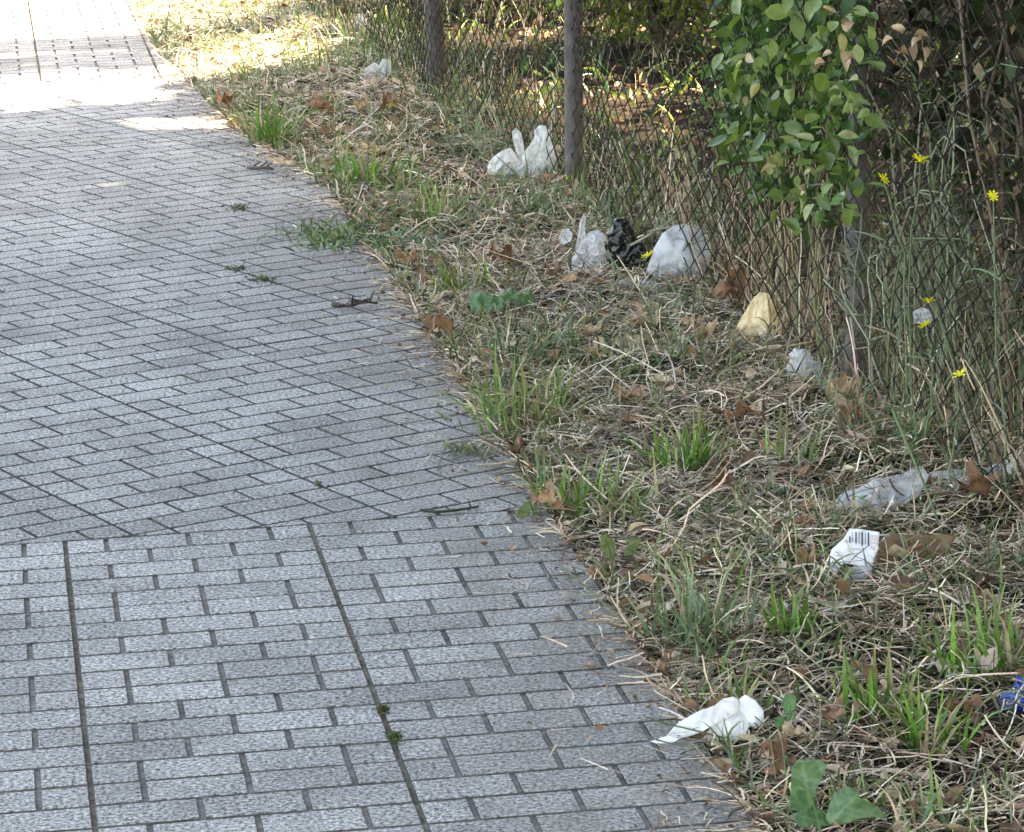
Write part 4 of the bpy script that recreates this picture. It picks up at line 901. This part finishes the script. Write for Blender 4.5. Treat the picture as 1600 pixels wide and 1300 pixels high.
stalk('dry_stalk', [(960, 396, .05), (1000, 376, .10), (1050, 345, .14), (1075, 314, .17), (1087, 316, .15), (1090, 345, .09), (1084, 420, .02)], 2.2, (.28, .30, .20), 'pale arching stalk bent over the grey plastic bag', 'stalk')
stalk('dry_stalk', [(1012, 362, .12), (1068, 350, .13), (1100, 352, .11), (1128, 372, .08)], 1.8, (.36, .34, .24), 'pale stalk crossing the top of the grey plastic bag', 'stalk')
stalk('dry_stalk', [(972, 436, .0), (974, 400, .03), (978, 372, .06)], 2.6, GG, 'upright grey green stalk in front of the black bag', 'stalk')
stalk('dry_stalk', [(1190, 930, .02), (1260, 880, .03), (1330, 830, .05), (1345, 822, .05), (1362, 838, .02)], 2.2, (.25, .25, .16), 'long stalk lying towards the white printed carton', 'stalk', side=2)
stalk('dry_stalk', [(1395, 640, .12), (1420, 700, .09), (1450, 770, .06), (1478, 850, .01)], 3.0, (.12, .16, .07), 'thick green stalk slanting across the clear film', 'stalk', side=3)
stalk('dry_stalk', [(1140, 1155, .005), (1080, 1140, .02), (1030, 1128, .02), (1004, 1118, .03)], 1.6, (.10, .13, .07), 'green stalk reaching over the white tissue onto the paving', 'stalk', side=6)
stalk('dry_stalk', [(1200, 1165, .01), (1100, 1172, .012), (1030, 1158, .012), (990, 1140, .015)], 1.6, (.10, .13, .07), 'green stalk lying over the paving below the white tissue', 'stalk', side=6)
stalk('dry_stalk', [(1010, 1000, .03), (960, 960, .03), (915, 915, .02), (870, 880, .012), (862, 850, .012)], 1.6, (.13, .15, .09), 'thin forked stalk reaching over the paving from the verge', 'stalk', side=4)
stalk('dry_stalk', [(1000, 1050, .01), (960, 1045, .006), (925, 990, .004), (912, 985, .006)], 1.3, (.18, .16, .12), 'thin dark stalk lying on the paving above the tissue', 'stalk', side=2)
stalk('dry_stalk', [(770, 690, .01), (700, 690, .012), (690, 712, .006), (684, 735, .004)], 1.2, (.16, .16, .11), 'thin stalk on the paving at the small leaved weed', 'stalk', side=4)
stalk('twig', [(520, 476, .004), (550, 478, .01), (566, 470, .014), (590, 474, .006)], 3.4, (.06, .05, .04), 'dark mossy twig clump lying on the pavement', 'twig', side=14)
stalk('twig', [(658, 797, .004), (685, 800, .008), (715, 797, .006), (748, 791, .004)], 2.8, (.035, .04, .025), 'dark withered twig lying on the pavement at the change of paving', 'twig', side=9)
stalk('twig', [(388, 262, .003), (405, 262, .008), (428, 264, .003)], 3.0, (.09, .085, .07), 'small grey twig on the far pavement beside the flat tan leaf', 'twig', side=6)
stalk('dry_stalk', [(1526, 1068, .02), (1560, 1050, .03), (1595, 1030, .035)], 2.2, PT, 'pale straw stalk slanting above the blue wrapper', 'stalk')
stalk('dry_stalk', [(1515, 1128, .01), (1535, 1098, .03), (1560, 1082, .045), (1605, 1077, .05)], 2.4, (.22, .25, .13), 'curved green stalk arching over the blue wrapper', 'stalk')
stalk('twig', [(640, 388, .02), (700, 392, .02), (760, 398, .015)], 1.6, PT, 'pale straw stalk lying beside the creeping weed', 'stalk')
stalk('dry_stalk', [(1025, 510, .0), (1010, 470, .05), (985, 430, .08), (965, 400, .10)], 1.5, PT, 'thin straw stalk leaning in front of the black bag', 'stalk')

# ------------------------------------------------------------------ climbing vine on the fence
vine = tag(empty('climbing_vine', px_fence(1300, 560)), 'leafy green climber with oval leaves growing up the fence by the near post', 'climber')
VO = np.array(vine.location)
def oval(size, fold, curl, mat_):
    ts = np.linspace(0, 1, 6); V = []
    for t_ in ts:
        wv = size * .30 * math.sin(math.pi * min(1, t_ ** .85 * 1.0)) ** .8 + (.0006 if t_ in (0, 1) else 0); x = size * t_; z = -curl * size * t_ * t_
        V += [(x, -wv, z + fold * wv), (x, -wv * .5, z + fold * wv * .35), (x, 0, z), (x, wv * .5, z + fold * wv * .35), (x, wv, z + fold * wv)]
    Fs = [(5 * r + c, 5 * r + c + 1, 5 * r + c + 6, 5 * r + c + 5) for r in range(5) for c in range(4)]
    return pyd('leaf', V, Fs, mat_, smooth=True)
OV = [oval(1, f, c, MAT['vine']) for f, c in ((.3, .1), (.5, .25), (.15, .3), (.6, .05), (.2, -.1))]
OD = [oval(1, f, c, MAT['paleleaf']) for f, c in ((.8, .25), (1.2, .5), (.5, -.4))]
poly = [(1125, -260), (1365, -260), (1362, 0), (1362, 120), (1360, 230), (1345, 310), (1300, 352), (1250, 340), (1225, 300), (1185, 300), (1160, 260), (1130, 220), (1115, 160), (1135, 90), (1125, 0)]
pxy = np.array(poly, float)
def inside(x, y):
    c = False; n = len(pxy)
    for k in range(n):
        x1, y1 = pxy[k]; x2, y2 = pxy[k - 1]
        if (y1 > y) != (y2 > y) and x < (x2 - x1) * (y - y1) / (y2 - y1) + x1: c = not c
    return c
nl = 0; stuffV = []; cand = []
while len(cand) < 2700:
    x, y = random.uniform(1105, 1360), random.uniform(-260, 360)
    if inside(x + random.gauss(0, 14), y + random.gauss(0, 16)): cand.append((x, y))
ax, ay = None, None
for k, (x, y) in enumerate(cand):
    front = nl < 290 and y > -60
    p = px_fence(x, y, random.uniform(.07, .15) if front else random.uniform(-.12, .05)); s_ = random.choice((random.uniform(.018, .034), random.uniform(.028, .052))) * (1.15 if y < 150 else 1)
    rot = (random.gauss(0, .6), random.gauss(.35, .55), random.uniform(0, 6.283))
    me = random.choice(OV)
    if front:
        o = bpy.data.objects.new('leaf', me); o.location = tuple(p - VO); o.rotation_euler = rot; o.scale = (s_, s_, s_); link(o, vine); nl += 1
    else:
        Mx = Matrix.LocRotScale(Vector(p - VO), __import__('mathutils').Euler(rot), Vector((s_, s_, s_)))
        stuffV.append(np.array([Mx @ v.co for v in me.vertices]))
fq = np.array([tuple(pl.vertices) for pl in OV[0].polygons])
VV = np.concatenate(stuffV); FF = np.concatenate([fq + 30 * k for k in range(len(stuffV))])
CC = np.repeat(pal(len(stuffV), [(.06, .13, .03), (.10, .20, .05), (.04, .09, .025)]), 30, 0)
tag(obj('back_foliage', mesh_np('back_foliage', VV, FF, MAT['crown'], CC, smooth=True), vine), kind='stuff')
for k in range(16):
    x0 = random.uniform(1180, 1345); y0 = random.uniform(520, 600); x1 = random.uniform(1130, 1340); y1 = random.uniform(-220, 120)
    a = px_fence(x0, y0, .02); a[2] = float(gz(a[0], a[1])) - .01; c = px_fence(x1, y1, .0); mid = px_fence((x0 + x1) / 2 + random.uniform(-40, 40), (y0 + y1) / 2, .01)
    V, F = tube(wob(bez(a, mid, c, 12), .006) - VO, np.linspace(.0024, .0013, 12), 5)
    obj('stem', mesh_np('stem', V, F, MAT['twig'], pal(1, [(.36, .27, .18), (.28, .20, .13), (.17, .20, .09)]).repeat(len(V), 0), smooth=True), vine)
for (x, y, s_) in [(1310, 20, .05), (1335, 35, .055), (1325, 80, .05), (1340, 90, .045), (1290, 98, .05), (1300, 82, .03), (1215, 255, .04), (1208, 262, .035), (1258, 300, .04), (1400, 95, .05), (1405, 85, .045), (1428, 55, .04), (1440, 62, .035), (1395, 60, .03), (1432, 95, .03), (1440, 75, .035), (1415, 45, .035), (1220, 215, .035), (1165, 150, .03), (1155, 130, .03)]:
    o = bpy.data.objects.new('dry_leaf', random.choice(OD)); o.location = tuple(px_fence(x, y, .10) - VO); s_ *= .72; o.rotation_euler = (random.gauss(0, 1.0), random.uniform(-.3, 1.5), random.uniform(0, 6.28)); o.scale = (s_, s_, s_); link(o, vine)

# ------------------------------------------------------------------ yellow flowers and grey green stems along the fence
def flower_mesh(r, seed):
    rs = random.Random(seed); V, Fs = [], []; n = 9
    for k in range(n):
        a = 2 * math.pi * k / n + rs.uniform(-.15, .15); L_ = r * rs.uniform(.8, 1.1); wv = L_ * .19; up_ = rs.uniform(.05, .5) * L_; b = len(V)
        ca, sa = math.cos(a), math.sin(a)
        for (d, h, z) in ((.08, .25, 0), (.55, .8, .6), (.85, .75, .9), (1, .35, 1)):
            for s_ in (-1, 1): V.append((ca * L_ * d - sa * wv * h * s_, sa * L_ * d + ca * wv * h * s_, up_ * z))
        Fs += [(b, b + 1, b + 3, b + 2), (b + 2, b + 3, b + 5, b + 4), (b + 4, b + 5, b + 7, b + 6)]
    return pyd('flower', V, Fs, MAT['petal'])
def flower_plant(fx, fy, off, base, rpx, label, stems=3, ground=False, up_=1.0):
    top = px(fx, fy, off) if ground else px_fence(fx, fy, off)
    b = gp(*base) if ground else np.array([top[0] + random.uniform(-.03, .05), top[1] + random.uniform(-.10, .10), 0.]); b[2] = float(gz(b[0], b[1]))
    t = tag(empty('yellow_flower_plant', b), label, 'flower', 'yellow flowers'); m = mpp(top); c = (.15, .19, .10)
    V, F = tube(wob(bez(b - b, (top - b) * .55 + rng.normal(0, .03, 3), top - b, 9), .003), np.linspace(.0022, .0013, 9), 5)
    obj('stem', mesh_np('stem', V, F, MAT['twig'], pal(1, [c], .1).repeat(len(V), 0)), t)
    fo = obj('flower', flower_mesh(rpx * m, int(fx)), t, top - b, (random.uniform(.3, 1.0), random.uniform(-.5, .3), random.uniform(0, 6)))
    bm = bmesh.new(); bmesh.ops.create_uvsphere(bm, u_segments=8, v_segments=5, radius=rpx * m * .2); me = bpy.data.meshes.new('centre'); bm.to_mesh(me); bm.free(); me.materials.append(MAT['petal'])
    obj('centre', me, fo)
    n = stems * 5; h = np.linspace(.0, .75, n); bb = np.outer(h, (top - b)) + rng.normal(0, .004, (n, 3))
    q = ribbons(bb, rng.uniform(0, 6.28, n), rng.uniform(.2, 1.1, n), rng.uniform(.02, .07, n), rng.uniform(.002, .005, n), rng.uniform(.2, 1.2, n), rng.uniform(0, .1, n), 5, pal(n, [(.12, .17, .08), (.17, .21, .13)]), prof='blade')
    tag(obj('leaves', mesh_np('leaves', q[0], q[1], MAT['grass'], q[2]), t), kind='stuff')
flower_plant(886, 279, .055, (884, 312), 11, 'yellow flower in front of the middle fence post', ground=True)
flower_plant(610, 164, .05, (612, 186), 7, 'small yellow flower in the far verge left of the far post', ground=True)
flower_plant(1013, 399, .07, (1004, 436), 12, 'yellow flower against the black bag and the pale grey bag', ground=True)
flower_plant(1205, 752, .03, (1206, 790), 7, 'small yellow flower bud in the straw left of the clear film', ground=True)
for (x, y, r_, lb) in [(1380, 280, 12, 'yellow flower just right of the climber'), (1438, 251, 14, 'highest large yellow flower seen side on, right of the climber'), (1552, 307, 10, 'small yellow flower nearest the right edge'),
                       (1451, 471, 13, 'upper of two yellow flowers close together at the near fence'), (1446, 507, 12, 'lower of two yellow flowers close together at the near fence'), (1501, 585, 13, 'lowest yellow flower on the near fence')]:
    flower_plant(x, y, .09, None, r_, lb, 4)
flower_plant(1080, 124, -.25, None, 6, 'distant yellow flower behind the fence left of the climber', 2)
def stem_clump(x, y, hpx, n, label, spread=60):
    b = gp(x, y); m = mpp(b); t = tag(empty('weed_clump', b), label, 'weed', 'tall grey green weeds at the fence'); pr = []; lf = []
    for k in range(n):
        h = hpx * m * random.uniform(.55, 1.1); a = random.uniform(0, 6.28); l_ = random.uniform(.1, .45) * h; s0 = np.array([random.gauss(0, spread * m * .35) * .5, random.gauss(0, spread * m * .6), 0])
        b1, b2 = random.gauss(0, .22) * h, random.gauss(0, .45) * h; pts = wob(bez(s0, s0 + np.array([random.gauss(0, .06) - .01, b1, h * random.uniform(.7, 1.25)]), s0 + np.array([random.gauss(-.03, .05), b2, h * random.uniform(.35, 1.05)]), 9), .009)
        V, F = tube(pts, np.linspace(.0026, .0011, 9), 4); c = pal(1, [(.17, .21, .14), (.23, .27, .20), (.13, .17, .09), (.32, .33, .24)]); pr.append((V, F, c.repeat(len(V), 0)))
        nn = 9; bb = pts[np.random.default_rng(k).integers(1, 9, nn)]
        lf.append(ribbons(bb, rng.uniform(0, 6.28, nn), rng.uniform(-.1, 1.2, nn), rng.uniform(.03, .10, nn), rng.uniform(.0018, .0045, nn), rng.uniform(.2, 1.4, nn), rng.uniform(0, .2, nn), 5, pal(nn, [(.13, .17, .09), (.18, .21, .14), (.10, .14, .06)]), prof='blade'))
    q = cat(pr); tag(obj('stems', mesh_np('stems', q[0], q[1], MAT['twig'], q[2]), t), kind='stuff'); q = cat(lf); tag(obj('leaves', mesh_np('leaves', q[0], q[1], MAT['grass'], q[2]), t), kind='stuff')
stem_clump(1395, 640, 400, 22, 'tall grey green weed right of the near post', 90)
stem_clump(1470, 660, 620, 24, 'tallest grey green weed against the dark fence at the right')
stem_clump(1545, 690, 420, 20, 'grey green weed nearest the right edge below the small yellow flower')
stem_clump(1420, 600, 280, 16, 'bushy grey green weed behind the pair of yellow flowers')
stem_clump(1105, 440, 130, 9, 'grey green weed right of the pale grey bag', 40)
stem_clump(1350, 600, 160, 8, 'low grey green weed around the near post foot', 40)
stem_clump(770, 262, 60, 8, 'short grey green weed left of the white bag at the fence', 30)
stem_clump(1345, 700, 120, 5, 'sparse grey green weed by the large curled leaf', 40)
stem_clump(262, 75, 90, 4, 'pale sunlit weed stalk at the far bend of the pavement', 14)
